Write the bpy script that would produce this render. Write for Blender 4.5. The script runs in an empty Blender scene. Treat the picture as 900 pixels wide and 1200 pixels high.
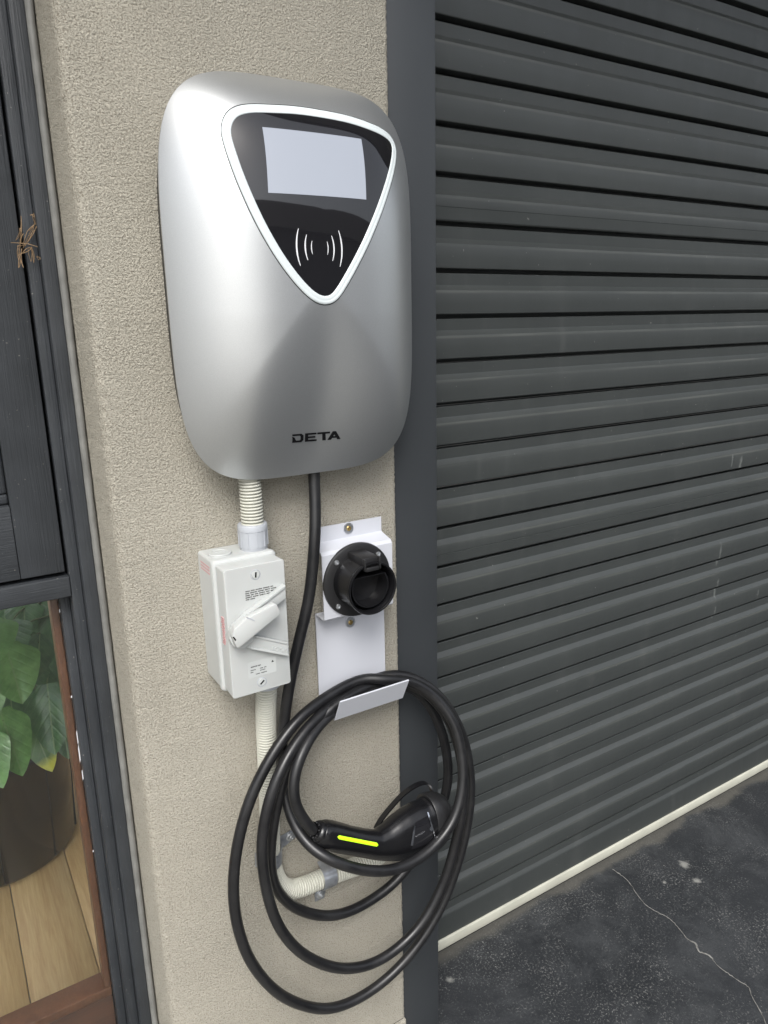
import bpy, bmesh, math, random
import numpy as np
from mathutils import Vector, Matrix, noise
R_ = math.radians
random.seed(7)
scene = bpy.context.scene
C = scene.collection

# ------------------------------------------------------------------ camera
CAM = Vector((0.0, -0.9, 1.35))
CX = Vector((0.8479124, -0.52971815, -0.02105316))       # camera right in world axes
CD = Vector((-0.14890169, -0.19985488, -0.96844531))     # camera down
CF = Vector((0.50879548, 0.82429164, -0.24833536))       # camera forward
FPX = 861.08                                             # focal length for a 900 px wide picture
cd = bpy.data.cameras.new('camera')
cam = bpy.data.objects.new('camera', cd)
C.objects.link(cam)
cd.sensor_fit = 'HORIZONTAL'
cd.sensor_width = 36
cd.lens = 36 * FPX / 900
cd.clip_start = 0.02
cd.clip_end = 500
m3 = Matrix((CX, -CD, -CF)).transposed()
cam.matrix_world = Matrix.Translation(CAM) @ m3.to_4x4()
scene.camera = cam


def at(px, py, Y):
    """point of the plane y = Y that lies behind a point of the photograph"""
    r = CX * (px - 450) + CD * (py - 600) + CF * FPX
    return CAM + r * ((Y - CAM.y) / r.y)


# ------------------------------------------------------------------ light
w = bpy.data.worlds.new('World')
scene.world = w
w.use_nodes = True
nt = w.node_tree
nt.nodes.clear()
sky = nt.nodes.new('ShaderNodeTexSky')
sky.sky_type = 'NISHITA'
sky.sun_disc = False
sky.air_density = 1.0
sky.dust_density = 3.5
hsv = nt.nodes.new('ShaderNodeHueSaturation')
hsv.inputs['Saturation'].default_value = 0.34
bg = nt.nodes.new('ShaderNodeBackground')
bg.inputs['Strength'].default_value = 0.135
wo = nt.nodes.new('ShaderNodeOutputWorld')
nt.links.new(sky.outputs[0], hsv.inputs['Color'])
nt.links.new(hsv.outputs[0], bg.inputs[0])
nt.links.new(bg.outputs[0], wo.inputs[0])
# light travels towards +x, +y and down: the sky is brightest behind the photographer, a little to the left
SUN = Vector((-0.62, -1.0, 1.30)).normalized()           # direction towards the sun
sky.sun_elevation = math.asin(SUN.z)
sky.sun_rotation = math.atan2(SUN.x, SUN.y)
sd = bpy.data.lights.new('sun', 'SUN')
sd.energy = 1.5
sd.angle = R_(28)
sd.color = (1, 0.985, 0.96)
so = bpy.data.objects.new('sun', sd)
C.objects.link(so)
so.rotation_euler = SUN.to_track_quat('Z', 'Y').to_euler()
scene.view_settings.view_transform = 'Standard'
scene.view_settings.look = 'None'
scene.view_settings.exposure = 0.72
scene.view_settings.gamma = 1
scene.cycles.max_bounces = 10
scene.cycles.transparent_max_bounces = 12


# ------------------------------------------------------------------ materials
class NT:
    def __init__(s, name):
        s.m = bpy.data.materials.new(name)
        s.m.use_nodes = True
        s.t = s.m.node_tree
        s.b = s.t.nodes['Principled BSDF']
        s.out = s.t.nodes['Material Output']
        s._c = None

    def n(s, typ, **kw):
        nd = s.t.nodes.new(typ)
        for k, v in kw.items():
            if k in nd.inputs:
                nd.inputs[k].default_value = v
            else:
                setattr(nd, k, v)
        return nd

    def l(s, a, b):
        s.t.links.new(a, b)

    def co(s, scale=(1, 1, 1), rot=(0, 0, 0), src='Object'):
        tc = s.n('ShaderNodeTexCoord')
        mp = s.n('ShaderNodeMapping')
        mp.inputs['Scale'].default_value = scale
        mp.inputs['Rotation'].default_value = rot
        s.l(tc.outputs[src], mp.inputs[0])
        return mp.outputs[0]

    def noise(s, vec, scale, detail=4, rough=0.55, dist=0.0):
        nd = s.n('ShaderNodeTexNoise')
        nd.inputs['Scale'].default_value = scale
        nd.inputs['Detail'].default_value = detail
        nd.inputs['Roughness'].default_value = rough
        nd.inputs['Distortion'].default_value = dist
        s.l(vec, nd.inputs['Vector'])
        return nd.outputs[0]

    def ramp(s, fac, stops):
        nd = s.n('ShaderNodeValToRGB')
        e = nd.color_ramp.elements
        while len(e) < len(stops):
            e.new(0.5)
        for i, (p, c) in enumerate(stops):
            e[i].position = p
            if not hasattr(c, '__len__'):
                c = (c, c, c)
            e[i].color = (*c, 1)
        s.l(fac, nd.inputs[0])
        return nd.outputs[0]

    def mix(s, fac, a, b, mode='MIX'):
        nd = s.n('ShaderNodeMix')
        nd.data_type = 'RGBA'
        nd.blend_type = mode
        for i, v in ((0, fac), (6, a), (7, b)):
            if isinstance(v, bpy.types.NodeSocket):
                s.l(v, nd.inputs[i])
            elif i == 0:
                nd.inputs[0].default_value = v
            else:
                nd.inputs[i].default_value = (*v, 1)
        return nd.outputs[2]

    def math(s, op, a, b=0.0):
        nd = s.n('ShaderNodeMath')
        nd.operation = op
        for i, v in ((0, a), (1, b)):
            if isinstance(v, bpy.types.NodeSocket):
                s.l(v, nd.inputs[i])
            else:
                nd.inputs[i].default_value = v
        return nd.outputs[0]

    def bump(s, h, strength=1.0, dist=0.001, prev=None):
        nd = s.n('ShaderNodeBump')
        nd.inputs['Strength'].default_value = strength
        nd.inputs['Distance'].default_value = dist
        s.l(h, nd.inputs['Height'])
        if prev:
            s.l(prev, nd.inputs['Normal'])
        s.l(nd.outputs[0], s.b.inputs['Normal'])
        return nd.outputs[0]

    def set(s, **kw):
        for k, v in kw.items():
            k = {'base': 'Base Color', 'rough': 'Roughness', 'metal': 'Metallic', 'coat': 'Coat Weight', 'coatr': 'Coat Roughness',
                 'spec': 'Specular IOR Level', 'trans': 'Transmission Weight', 'ior': 'IOR', 'emit': 'Emission Color',
                 'emits': 'Emission Strength', 'sss': 'Subsurface Weight'}[k]
            if isinstance(v, bpy.types.NodeSocket):
                s.l(v, s.b.inputs[k])
            elif hasattr(v, '__len__'):
                s.b.inputs[k].default_value = (*v, 1)
            else:
                s.b.inputs[k].default_value = v
        return s


def simple(name, base, rough, grain=0.0, gscale=300, var=0.0, vscale=20, **kw):
    t = NT(name)
    v = t.co()
    if var:
        n = t.noise(v, vscale, 5)
        c = t.ramp(n, [(0.3, [x * (1 - var) for x in base]), (0.7, [x * (1 + var) for x in base])])
        t.set(base=c)
    else:
        t.set(base=base)
    t.set(rough=rough, **kw)
    if grain:
        t.bump(t.noise(v, gscale, 3), 0.6, grain)
    return t.m


def mk_stucco():
    t = NT('acrylic_render')
    v = t.co()
    fine = t.noise(v, 480, 4, 0.6, 0.1)
    mid = t.noise(v, 250, 3, 0.6, 0.2)
    big = t.noise(v, 2.5, 5, 0.6)
    pits = t.ramp(fine, [(0.38, 0.0), (0.52, 0.75), (0.66, 1.0)])
    h = t.mix(0.45, pits, t.ramp(mid, [(0.35, 0.0), (0.6, 1.0)]))
    base = t.ramp(big, [(0.3, (0.410, 0.384, 0.320)), (0.7, (0.465, 0.438, 0.370))])
    # faint rain streaks and grime
    stv = t.n('ShaderNodeMapping')
    stv.inputs['Scale'].default_value = (1, 1, 0.07)
    t.l(v, stv.inputs[0])
    base = t.mix(t.ramp(t.noise(stv.outputs[0], 22, 5, 0.65), [(0.52, 0.0), (0.8, 0.30)]), base, (0.30, 0.275, 0.22))
    blot = t.ramp(t.noise(v, 900, 2), [(0.3, 0.90), (0.7, 1.05)])
    c = t.mix(1.0, base, blot, 'MULTIPLY')
    c = t.mix(1.0, c, t.ramp(fine, [(0.35, (0.58, 0.56, 0.53)), (0.46, (1, 1, 1))]), 'MULTIPLY')
    t.set(base=c, rough=0.9, spec=0.25)
    t.bump(t.mix(t.ramp(t.noise(v, 3.5, 4, 0.6), [(0.35, 0.0), (0.65, 0.35)]), h, (0.6, 0.6, 0.6)), 1.0, 0.0021)
    return t.m


def mk_paint(name, base, axis='z', wear=0.5, rough=0.5):
    """painted timber: brush and grain lines along one axis, pale scuffs"""
    t = NT(name)
    sc = {'z': (1, 1, 0.035), 'x': (0.035, 1, 1)}[axis]
    v = t.co(sc)
    v0 = t.co()
    g = t.noise(v, 420, 4, 0.65, 0.3)
    g2 = t.noise(v, 90, 3, 0.5)
    d = t.noise(v0, 14, 6, 0.65)
    c = t.ramp(d, [(0.3, [x * 0.86 for x in base]), (0.72, [x * 1.18 for x in base])])
    c = t.mix(t.ramp(g, [(0.58, 0.0), (0.8, 0.35)]), c, [x * 2.0 for x in base])
    spots = t.ramp(t.noise(v0, 260, 2, 0.5), [(0.73, 0.0), (0.755, wear)])
    c = t.mix(spots, c, (0.3, 0.29, 0.26))
    t.set(base=c, rough=t.ramp(d, [(0.3, rough - 0.1), (0.7, rough + 0.1)]), spec=0.4)
    h = t.mix(0.4, g, g2)
    t.bump(h, 1.0, 0.0016)
    return t.m


def mk_wood(name, a, b, axis='y', scale=60, rough=0.4, coat=0.2):
    t = NT(name)
    oi = t.n('ShaderNodeObjectInfo')
    sc = {'y': (1, 0.05, 1), 'x': (0.05, 1, 1), 'z': (1, 1, 0.05)}[axis]
    tc = t.n('ShaderNodeTexCoord')
    ad = t.n('ShaderNodeVectorMath', operation='ADD')
    mp = t.n('ShaderNodeMapping')
    mp.inputs['Scale'].default_value = sc
    t.l(tc.outputs['Object'], ad.inputs[0])
    cmb = t.n('ShaderNodeCombineXYZ')
    r100 = t.math('MULTIPLY', oi.outputs['Random'], 37.0)
    for i in range(3):
        t.l(r100, cmb.inputs[i])
    t.l(cmb.outputs[0], ad.inputs[1])
    t.l(ad.outputs[0], mp.inputs[0])
    g = t.noise(mp.outputs[0], scale, 6, 0.65, 0.6)
    f = t.noise(mp.outputs[0], scale * 7, 3, 0.6)
    c = t.ramp(g, [(0.28, a), (0.72, b)])
    c = t.mix(0.25, c, t.ramp(f, [(0.35, a), (0.65, b)]))
    val = t.ramp(oi.outputs['Random'], [(0.0, 0.8), (1.0, 1.12)])
    c = t.mix(1.0, c, val, 'MULTIPLY')
    t.set(base=c, rough=rough, coat=coat, coatr=0.3)
    t.bump(f, 0.3, 0.0003)
    return t.m


SPLATS = [(1.467, 0.058, 0.016), (1.443, 0.006, 0.011), (0.763, 0.112, 0.009), (1.374, 0.045, 0.006)]


def mk_concrete():
    t = NT('dark_concrete')
    v = t.co()
    big = t.noise(v, 2.2, 8, 0.7)
    mid = t.noise(v, 14, 7, 0.75, 0.5)
    fin = t.noise(v, 210, 6, 0.8)
    vor = t.n('ShaderNodeTexVoronoi')
    vor.inputs['Scale'].default_value = 150
    t.l(v, vor.inputs['Vector'])
    base = t.ramp(big, [(0.3, (0.012, 0.014, 0.0165)), (0.75, (0.032, 0.035, 0.039))])
    dust = t.ramp(t.noise(v, 5, 9, 0.78, 0.4), [(0.48, 0.0), (0.68, 0.50)])
    c = t.mix(dust, base, (0.080, 0.085, 0.089))
    spk = t.ramp(fin, [(0.54, 0.0), (0.62, 1.0)])
    spk = t.math('MULTIPLY', spk, t.ramp(t.noise(v, 6, 8, 0.8), [(0.46, 0.06), (0.62, 1.0)]))
    c = t.mix(spk, c, (0.30, 0.30, 0.29))
    st = t.ramp(vor.outputs['Distance'], [(0.07, 0.75), (0.13, 0.0)])
    st = t.math('MULTIPLY', st, t.ramp(t.noise(v, 9, 3), [(0.5, 0.0), (0.7, 1.0)]))
    c = t.mix(st, c, (0.42, 0.41, 0.38))
    # pale run of cement dust along the foot of the door
    sx = t.n('ShaderNodeSeparateXYZ')
    t.l(v, sx.inputs[0])
    edge = t.math('ADD', sx.outputs[1], t.math('MULTIPLY', t.noise(v, 7, 5), 0.11))
    ef = t.ramp(edge, [(0.205, 0.0), (0.222, 0.6)])
    c = t.mix(ef, c, (0.11, 0.105, 0.09))
    # dried pale splashes
    for (cx_, cy_, rad) in SPLATS:
        dn = t.n('ShaderNodeVectorMath', operation='DISTANCE')
        t.l(v, dn.inputs[0])
        dn.inputs[1].default_value = (cx_, cy_, 0)
        dd = t.math('ADD', dn.outputs['Value'], t.math('MULTIPLY', t.noise(v, 70, 4, 0.7), rad * 2.2))
        c = t.mix(t.ramp(t.math('MULTIPLY', dd, 1 / (rad * 3)), [(0.46, 0.75), (0.72, 0.0)]), c, (0.30, 0.30, 0.28))
    t.set(base=c, rough=t.ramp(mid, [(0.3, 0.55), (0.7, 0.85)]), spec=0.35)
    t.bump(t.mix(0.5, fin, mid), 0.8, 0.0025)
    return t.m


RUNS = [(1.682, 0.755, 0.006, 0.035), (1.685, 0.661, 0.006, 0.03), (1.684, 0.594, 0.004, 0.02), (1.731, 0.988, 0.009, 0.02), (1.694, 0.999, 0.004, 0.018), (1.873, 0.603, 0.003, 0.018)]


def mk_shutter():
    t = NT('shutter_steel')
    v = t.co(src='Object')
    tc = t.n('ShaderNodeNewGeometry')
    pos = tc.outputs['Position']
    big = t.noise(pos, 3.0, 6, 0.65)
    mp = t.n('ShaderNodeMapping')
    mp.inputs['Scale'].default_value = (1.0, 1.0, 0.12)
    t.l(pos, mp.inputs[0])
    streak = t.noise(mp.outputs[0], 26, 5, 0.6)
    mp2 = t.n('ShaderNodeMapping')
    mp2.inputs['Scale'].default_value = (0.05, 1.0, 1.0)
    t.l(pos, mp2.inputs[0])
    lines = t.noise(mp2.outputs[0], 220, 4, 0.6)
    base = t.ramp(big, [(0.3, (0.037, 0.0415, 0.041)), (0.7, (0.046, 0.051, 0.050))])
    c = t.mix(t.ramp(streak, [(0.58, 0.0), (0.82, 0.22)]), base, (0.10, 0.105, 0.10))
    c = t.mix(t.ramp(lines, [(0.62, 0.0), (0.82, 0.12)]), c, (0.12, 0.125, 0.12))
    # dust caught on the upper arris of every rib
    sz = t.n('ShaderNodeSeparateXYZ')
    t.l(v, sz.inputs[0])
    dz = t.math('ABSOLUTE', t.math('ADD', sz.outputs[2], 0.0318))
    du = t.math('MULTIPLY', t.ramp(t.math('MULTIPLY', dz, 100.0), [(0.10, 1.0), (0.32, 0.0)]), t.ramp(t.noise(mp2.outputs[0], 60, 4), [(0.40, 0.05), (0.68, 0.45)]))
    c = t.mix(du, c, (0.15, 0.155, 0.14))
    spots = t.ramp(t.noise(pos, 120, 2, 0.5), [(0.765, 0.0), (0.785, 0.45)])
    c = t.mix(spots, c, (0.3, 0.3, 0.28))
    # a few dried runs
    sp2 = t.n('ShaderNodeSeparateXYZ')
    t.l(pos, sp2.inputs[0])
    for (x0, z0, hw_, hz_) in RUNS:
        ax = t.math('ABSOLUTE', t.math('SUBTRACT', sp2.outputs[0], x0))
        az = t.math('ABSOLUTE', t.math('SUBTRACT', sp2.outputs[2], z0))
        ax = t.math('ADD', ax, t.math('MULTIPLY', t.noise(pos, 60, 3), hw_ * 1.5))
        mk = t.math('MULTIPLY', t.ramp(t.math('MULTIPLY', ax, 0.5 / hw_), [(0.3, 0.6), (0.75, 0.0)]), t.ramp(t.math('MULTIPLY', az, 0.5 / hz_), [(0.35, 1.0), (0.5, 0.0)]))
        c = t.mix(mk, c, (0.20, 0.215, 0.205))
    t.set(base=c, rough=t.ramp(streak, [(0.3, 0.36), (0.7, 0.5)]), spec=0.6)
    t.bump(t.noise(pos, 18, 3), 0.25, 0.002)
    return t.m


def mk_leaf(name, a, b, edge=None):
    t = NT(name)
    uv = t.n('ShaderNodeUVMap').outputs[0]
    sx = t.n('ShaderNodeSeparateXYZ')
    t.l(uv, sx.inputs[0])
    au = t.math('ABSOLUTE', sx.outputs[0])
    # pale midrib and side veins that sweep towards the tip
    mid = t.ramp(au, [(0.012, 1.0), (0.045, 0.0)])
    ph = t.math('SUBTRACT', sx.outputs[1], t.math('MULTIPLY', au, 0.55))
    sn = t.math('SINE', t.math('MULTIPLY', ph, 30.0))
    ven = t.ramp(sn, [(0.93, 0.0), (1.0, 0.28)])
    f = t.math('MAXIMUM', mid, ven)
    n = t.noise(t.co(), 38, 4)
    c = t.ramp(n, [(0.3, a), (0.7, b)])
    c = t.mix(t.math('MULTIPLY', f, 0.6), c, (0.22, 0.34, 0.13))
    if edge:
        e = t.math('ADD', sx.outputs[1], t.math('MULTIPLY', n, 0.25))
        c = t.mix(t.ramp(e, [(0.78, 0.0), (0.98, 1.0)]), c, edge)
    t.set(base=c, rough=0.28, spec=0.6, sss=0.05)
    t.bump(t.ramp(sn, [(0.0, 1.0), (0.7, 0.75), (1.0, 0.0)]), 0.22, 0.0015)
    return t.m


def mk_silver():
    t = NT('silver_paint')
    v = t.co()
    fl = t.noise(v, 2600, 2, 0.6)
    c = t.ramp(fl, [(0.35, (0.54, 0.555, 0.56)), (0.65, (0.64, 0.655, 0.66))])
    t.set(base=c, metal=0.85, rough=0.38, coat=0.25, coatr=0.22)
    t.bump(fl, 0.08, 0.0002)
    return t.m


def mk_rubber():
    t = NT('black_rubber_cable')
    v = t.co()
    n = t.noise(v, 28, 7, 0.7)
    sc = t.ramp(t.noise(v, 190, 3, 0.6, 1.5), [(0.66, 0.0), (0.74, 0.5)])
    c = t.ramp(n, [(0.35, (0.008, 0.008, 0.009)), (0.75, (0.018, 0.018, 0.019))])
    c = t.mix(t.math('MULTIPLY', sc, t.ramp(n, [(0.5, 0.0), (0.65, 1.0)])), c, (0.13, 0.13, 0.125))
    t.set(base=c, rough=t.ramp(n, [(0.35, 0.28), (0.7, 0.46)]), spec=0.5)
    t.bump(t.noise(v, 500, 3), 0.5, 0.0001)
    return t.m


M = dict(
    stucco=mk_stucco(),
    paint=mk_paint('charcoal_painted_timber', (0.036, 0.040, 0.045)),
    paintx=mk_paint('charcoal_painted_timber_cross_grain', (0.036, 0.040, 0.045), 'x', 0.7),
    jamb=simple('charcoal_steel', (0.038, 0.042, 0.046), 0.40, 0.0002, 90, 0.08, 5, spec=0.45),
    sealant=simple('grey_sealant', (0.17, 0.17, 0.16), 0.6, 0.0006, 60, 0.25, 30),
    shutter=mk_shutter(),
    seal=simple('cream_rubber', (0.43, 0.43, 0.365), 0.6, 0.0002, 300, 0.12, 12),
    dark=simple('black_gap', (0.012, 0.012, 0.012), 0.8),
    concrete=mk_concrete(),
    crack=simple('pale_crack_filler', (0.20, 0.198, 0.185), 0.9, 0.0008, 300, 0.4, 120),
    silver=mk_silver(),
    blackp=simple('black_plastic', (0.014, 0.014, 0.015), 0.42, 0.0001, 900, spec=0.5),
    blacks=simple('satin_black_plastic', (0.007, 0.007, 0.008), 0.25, 0.00006, 1200, spec=0.5),
    rubber=mk_rubber(),
    white=simple('white_powder_coat', (0.52, 0.535, 0.58), 0.42, 0.00008, 1500, spec=0.4),
    plast=simple('pale_grey_plastic', (0.49, 0.505, 0.495), 0.38, 0.00004, 800, 0.02, 30, sss=0.02),
    collar=simple('grey_pvc', (0.40, 0.42, 0.45), 0.40),
    conduit=simple('cream_pvc', (0.54, 0.54, 0.475), 0.42, 0, 0, 0.05, 20),
    ring=simple('white_light_ring', (0.60, 0.65, 0.66), 0.3, emit=(0.9, 1.0, 1.0), emits=0.03),
    glassb=simple('black_glass', (0.012, 0.012, 0.014), 0.035, spec=0.6, coat=0.5, coatr=0.02),
    screen=simple('lit_screen', (0.08, 0.085, 0.10), 0.05, emit=(0.66, 0.71, 0.81), emits=0.36, coat=1.0, coatr=0.02),
    print=simple('black_print', (0.006, 0.006, 0.007), 0.8, spec=0.15),
    red=simple('faded_red_print', (0.55, 0.33, 0.33), 0.6),
    wprint=simple('white_print', (0.75, 0.76, 0.78), 0.4),
    zinc=simple('zinc_steel', (0.60, 0.62, 0.64), 0.36, 0.0001, 300, 0.2, 50, metal=0.9),
    brass=simple('brass_screw', (0.45, 0.33, 0.14), 0.4, metal=0.9),
    gal=simple('galvanised_strap', (0.40, 0.42, 0.45), 0.28, 0.0001, 400, 0.3, 60, metal=0.7),
    chrome=simple('chrome_trim', (0.75, 0.76, 0.8), 0.15, metal=1.0),
    green=simple('lime_light_strip', (0.45, 0.82, 0.02), 0.35, emit=(0.52, 1.0, 0.0), emits=0.35),
    floor=mk_wood('oak_floor_board', (0.54, 0.32, 0.125), (0.84, 0.60, 0.30), 'y', 60, 0.38),
    brown=mk_wood('brown_stained_timber', (0.13, 0.045, 0.018), (0.22, 0.085, 0.036), 'z', 50, 0.45),
    brownx=mk_wood('brown_stained_sill', (0.06, 0.022, 0.012), (0.13, 0.05, 0.026), 'x', 50, 0.4),
    pot=simple('dark_glazed_pot', (0.012, 0.009, 0.008), 0.16, 0.0, 0, 0.3, 30, coat=0.4, coatr=0.08),
    soil=simple('potting_soil', (0.012, 0.009, 0.007), 0.95, 0.004, 120),
    leaf=mk_leaf('green_leaf', (0.09, 0.22, 0.05), (0.20, 0.40, 0.12)),
    leafd=mk_leaf('dark_green_leaf', (0.04, 0.115, 0.045), (0.09, 0.21, 0.075)),
    leafy=mk_leaf('yellowing_leaf', (0.05, 0.14, 0.02), (0.08, 0.20, 0.03), (0.62, 0.60, 0.03)),
    stem=simple('green_stem', (0.07, 0.12, 0.035), 0.5),
    roomw=simple('room_wall_paint', (0.50, 0.50, 0.47), 0.9, 0, 0, 0.1, 3),
    straw=simple('dry_straw', (0.27, 0.18, 0.10), 0.8, 0, 0, 0.4, 200),
    eave=simple('soffit_paint', (0.20, 0.195, 0.18), 0.8, 0, 0, 0.08, 3),
)
g = NT('window_glass')
g.set(base=(0.93, 0.96, 0.95), rough=0.0, trans=1.0, ior=1.45)
M['glass'] = g.m


# ------------------------------------------------------------------ mesh helpers
def mesh(name, verts, faces, mat, parent=None, smooth=False, sharp=None):
    me = bpy.data.meshes.new(name)
    me.from_pydata([tuple(v) for v in verts], [], faces)
    me.update()
    if smooth:
        me.polygons.foreach_set('use_smooth', [True] * len(me.polygons))
        if sharp:
            me.set_sharp_from_angle(angle=R_(sharp))
    o = bpy.data.objects.new(name, me)
    C.objects.link(o)
    me.materials.append(mat)
    if parent:
        o.parent = parent
    return o


def bm_obj(name, bm, mat, parent=None, smooth=True, sharp=35):
    bmesh.ops.recalc_face_normals(bm, faces=bm.faces)
    me = bpy.data.meshes.new(name)
    bm.to_mesh(me)
    bm.free()
    if smooth:
        me.polygons.foreach_set('use_smooth', [True] * len(me.polygons))
        me.set_sharp_from_angle(angle=R_(sharp))
    o = bpy.data.objects.new(name, me)
    C.objects.link(o)
    me.materials.append(mat)
    if parent:
        o.parent = parent
    return o


def add_box(bm, x0, x1, y0, y1, z0, z1, bev=0.0, seg=2, mtx=None):
    b = bmesh.new()
    bmesh.ops.create_cube(b, size=1)
    for v in b.verts:
        v.co = Vector(((x0 + x1) / 2 + v.co.x * (x1 - x0), (y0 + y1) / 2 + v.co.y * (y1 - y0), (z0 + z1) / 2 + v.co.z * (z1 - z0)))
    if bev:
        bmesh.ops.bevel(b, geom=b.edges[:], offset=bev, segments=seg, profile=0.5, affect='EDGES')
    if mtx:
        bmesh.ops.transform(b, matrix=mtx, verts=b.verts)
    me = bpy.data.meshes.new('tmp')
    b.to_mesh(me)
    b.free()
    bm.from_mesh(me)
    bpy.data.meshes.remove(me)


def box(name, x0, x1, y0, y1, z0, z1, mat, parent=None, bev=0.0, seg=2, mtx=None):
    bm = bmesh.new()
    add_box(bm, x0, x1, y0, y1, z0, z1, bev, seg, mtx)
    return bm_obj(name, bm, mat, parent, smooth=bev > 0, sharp=50)


def tag(o, label, cat=None, group=None, kind=None):
    if label:
        o['label'] = label
    if cat:
        o['category'] = cat
    if group:
        o['group'] = group
    if kind:
        o['kind'] = kind
    return o


def empty(name, loc, label, cat, group=None):
    o = bpy.data.objects.new(name, None)
    C.objects.link(o)
    o.location = loc
    o.empty_display_size = 0.05
    tag(o, label, cat, group)
    bpy.context.view_layer.update()
    return o


def adopt(root):
    """children were modelled in world coordinates: keep them there under the root"""
    inv = Matrix.Translation(-Vector(root.location))
    for ch in list(C.objects):
        if ch.parent == root and ch.type == 'MESH' and not ch.get('_done'):
            ch.matrix_parent_inverse = inv
            ch['_done'] = 1


def catmull(pts, per=10, closed=False):
    P = [Vector(p) for p in pts]
    n = len(P)
    out = []
    rng = n if closed else n - 1
    for i in range(rng):
        if closed:
            a, b, c, d = P[i - 1], P[i], P[(i + 1) % n], P[(i + 2) % n]
        else:
            a, b, c = P[max(i - 1, 0)], P[i], P[i + 1]
            d = P[min(i + 2, n - 1)]
        for k in range(per):
            t = k / per
            out.append(0.5 * ((2 * b) + (c - a) * t + (2 * a - 5 * b + 4 * c - d) * t * t + (3 * b - a - 3 * c + d) * t ** 3))
    if not closed:
        out.append(P[-1])
    return out


def resample(pts, step=None, n=None, closed=False):
    P = np.array([tuple(p) for p in pts] + ([tuple(pts[0])] if closed else []))
    d = np.r_[0, np.cumsum(np.linalg.norm(np.diff(P, axis=0), axis=1))]
    if n is None:
        n = max(2, int(d[-1] / step) + 1)
    s = np.linspace(0, d[-1], n + 1)[:-1] if closed else np.linspace(0, d[-1], n)
    return np.stack([np.interp(s, d, P[:, i]) for i in range(P.shape[1])], 1), s


def tube_geo(pts, radius, sides=12, caps=True):
    """radius: number or list; parallel-transport frames"""
    P = np.array([tuple(p) for p in pts])
    n = len(P)
    T = np.gradient(P, axis=0)
    T /= np.linalg.norm(T, axis=1)[:, None]
    u = np.cross(T[0], [0.3, 0.2, 0.9])
    if np.linalg.norm(u) < 0.1:
        u = np.cross(T[0], [1, 0, 0])
    u /= np.linalg.norm(u)
    rad = np.full(n, radius) if not hasattr(radius, '__len__') else np.array(radius)
    ang = np.linspace(0, 2 * np.pi, sides, endpoint=False)
    V = []
    for i in range(n):
        u = u - T[i] * (u @ T[i])
        u /= np.linalg.norm(u)
        v = np.cross(T[i], u)
        V.append(P[i] + rad[i] * (np.cos(ang)[:, None] * u + np.sin(ang)[:, None] * v))
    V = np.concatenate(V)
    F = []
    for i in range(n - 1):
        for k in range(sides):
            a, b = i * sides + k, i * sides + (k + 1) % sides
            F.append((a, b, b + sides, a + sides))
    if caps:
        F.append(tuple(range(sides))[::-1])
        F.append(tuple((n - 1) * sides + k for k in range(sides)))
    return V.tolist(), F


def tube(name, pts, radius, mat, parent=None, sides=12):
    V, F = tube_geo(pts, radius, sides)
    return mesh(name, V, F, mat, parent, True, 60)


def join_geo(lst):
    V, F = [], []
    for v, f in lst:
        o = len(V)
        V += [tuple(p) for p in v]
        F += [tuple(i + o for i in q) for q in f]
    return V, F


def lathe_geo(prof, axis_o, axis_d, sides=40, cap=True):
    """prof: list of (radius, along)"""
    d = Vector(axis_d).normalized()
    u = d.orthogonal().normalized()
    v = d.cross(u)
    V, F = [], []
    for (r, h) in prof:
        for k in range(sides):
            a = 2 * math.pi * k / sides
            V.append(Vector(axis_o) + d * h + (u * math.cos(a) + v * math.sin(a)) * r)
    for i in range(len(prof) - 1):
        for k in range(sides):
            a, b = i * sides + k, i * sides + (k + 1) % sides
            F.append((a, b, b + sides, a + sides))
    if cap:
        F.append(tuple(range(sides))[::-1])
        F.append(tuple((len(prof) - 1) * sides + k for k in range(sides)))
    return V, F


def lathe(name, prof, o, d, mat, parent=None, sides=40, sharp=35):
    V, F = lathe_geo(prof, o, d, sides)
    ob = mesh(name, V, F, mat, parent, True, sharp)
    bm = bmesh.new()
    bm.from_mesh(ob.data)
    bmesh.ops.recalc_face_normals(bm, faces=bm.faces)
    bm.to_mesh(ob.data)
    bm.free()
    return ob


def extrude_poly(bm, pts, vec):
    """closed polygon (list of Vectors) pushed along vec"""
    n = len(pts)
    a = [bm.verts.new(p) for p in pts]
    b = [bm.verts.new(Vector(p) + Vector(vec)) for p in pts]
    bm.faces.new(a)
    bm.faces.new(b[::-1])
    for i in range(n):
        j = (i + 1) % n
        bm.faces.new((a[j], a[i], b[i], b[j]))


def text_obj(name, body, size, o, xdir, zdir, mat, parent, thick=0.0002, bold=False, align='LEFT', shear=0.0):
    cu = bpy.data.curves.new(name, 'FONT')
    cu.body = body
    cu.size = size
    cu.extrude = thick
    cu.align_x = align
    cu.shear = shear
    cu.resolution_u = 3
    if bold:
        cu.offset = size * 0.02
    ob = bpy.data.objects.new(name, cu)
    me = bpy.data.meshes.new_from_object(ob)
    bpy.data.objects.remove(ob)
    xd, zd = Vector(xdir).normalized(), Vector(zdir).normalized()
    nd = xd.cross(zd)
    mt = Matrix((xd, zd, nd)).transposed().to_4x4()
    mt.translation = Vector(o)
    me.transform(mt)
    me.materials.clear()
    me.materials.append(mat)
    ob = bpy.data.objects.new(name, me)
    C.objects.link(ob)
    ob.parent = parent
    return ob


# ================================================================== LARGE STRUCTURE
XR = 0.578          # right corner of the rendered pier
XL = 0.172          # left corner of the rendered pier
DOORY = 0.180       # face of the roller door

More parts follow.
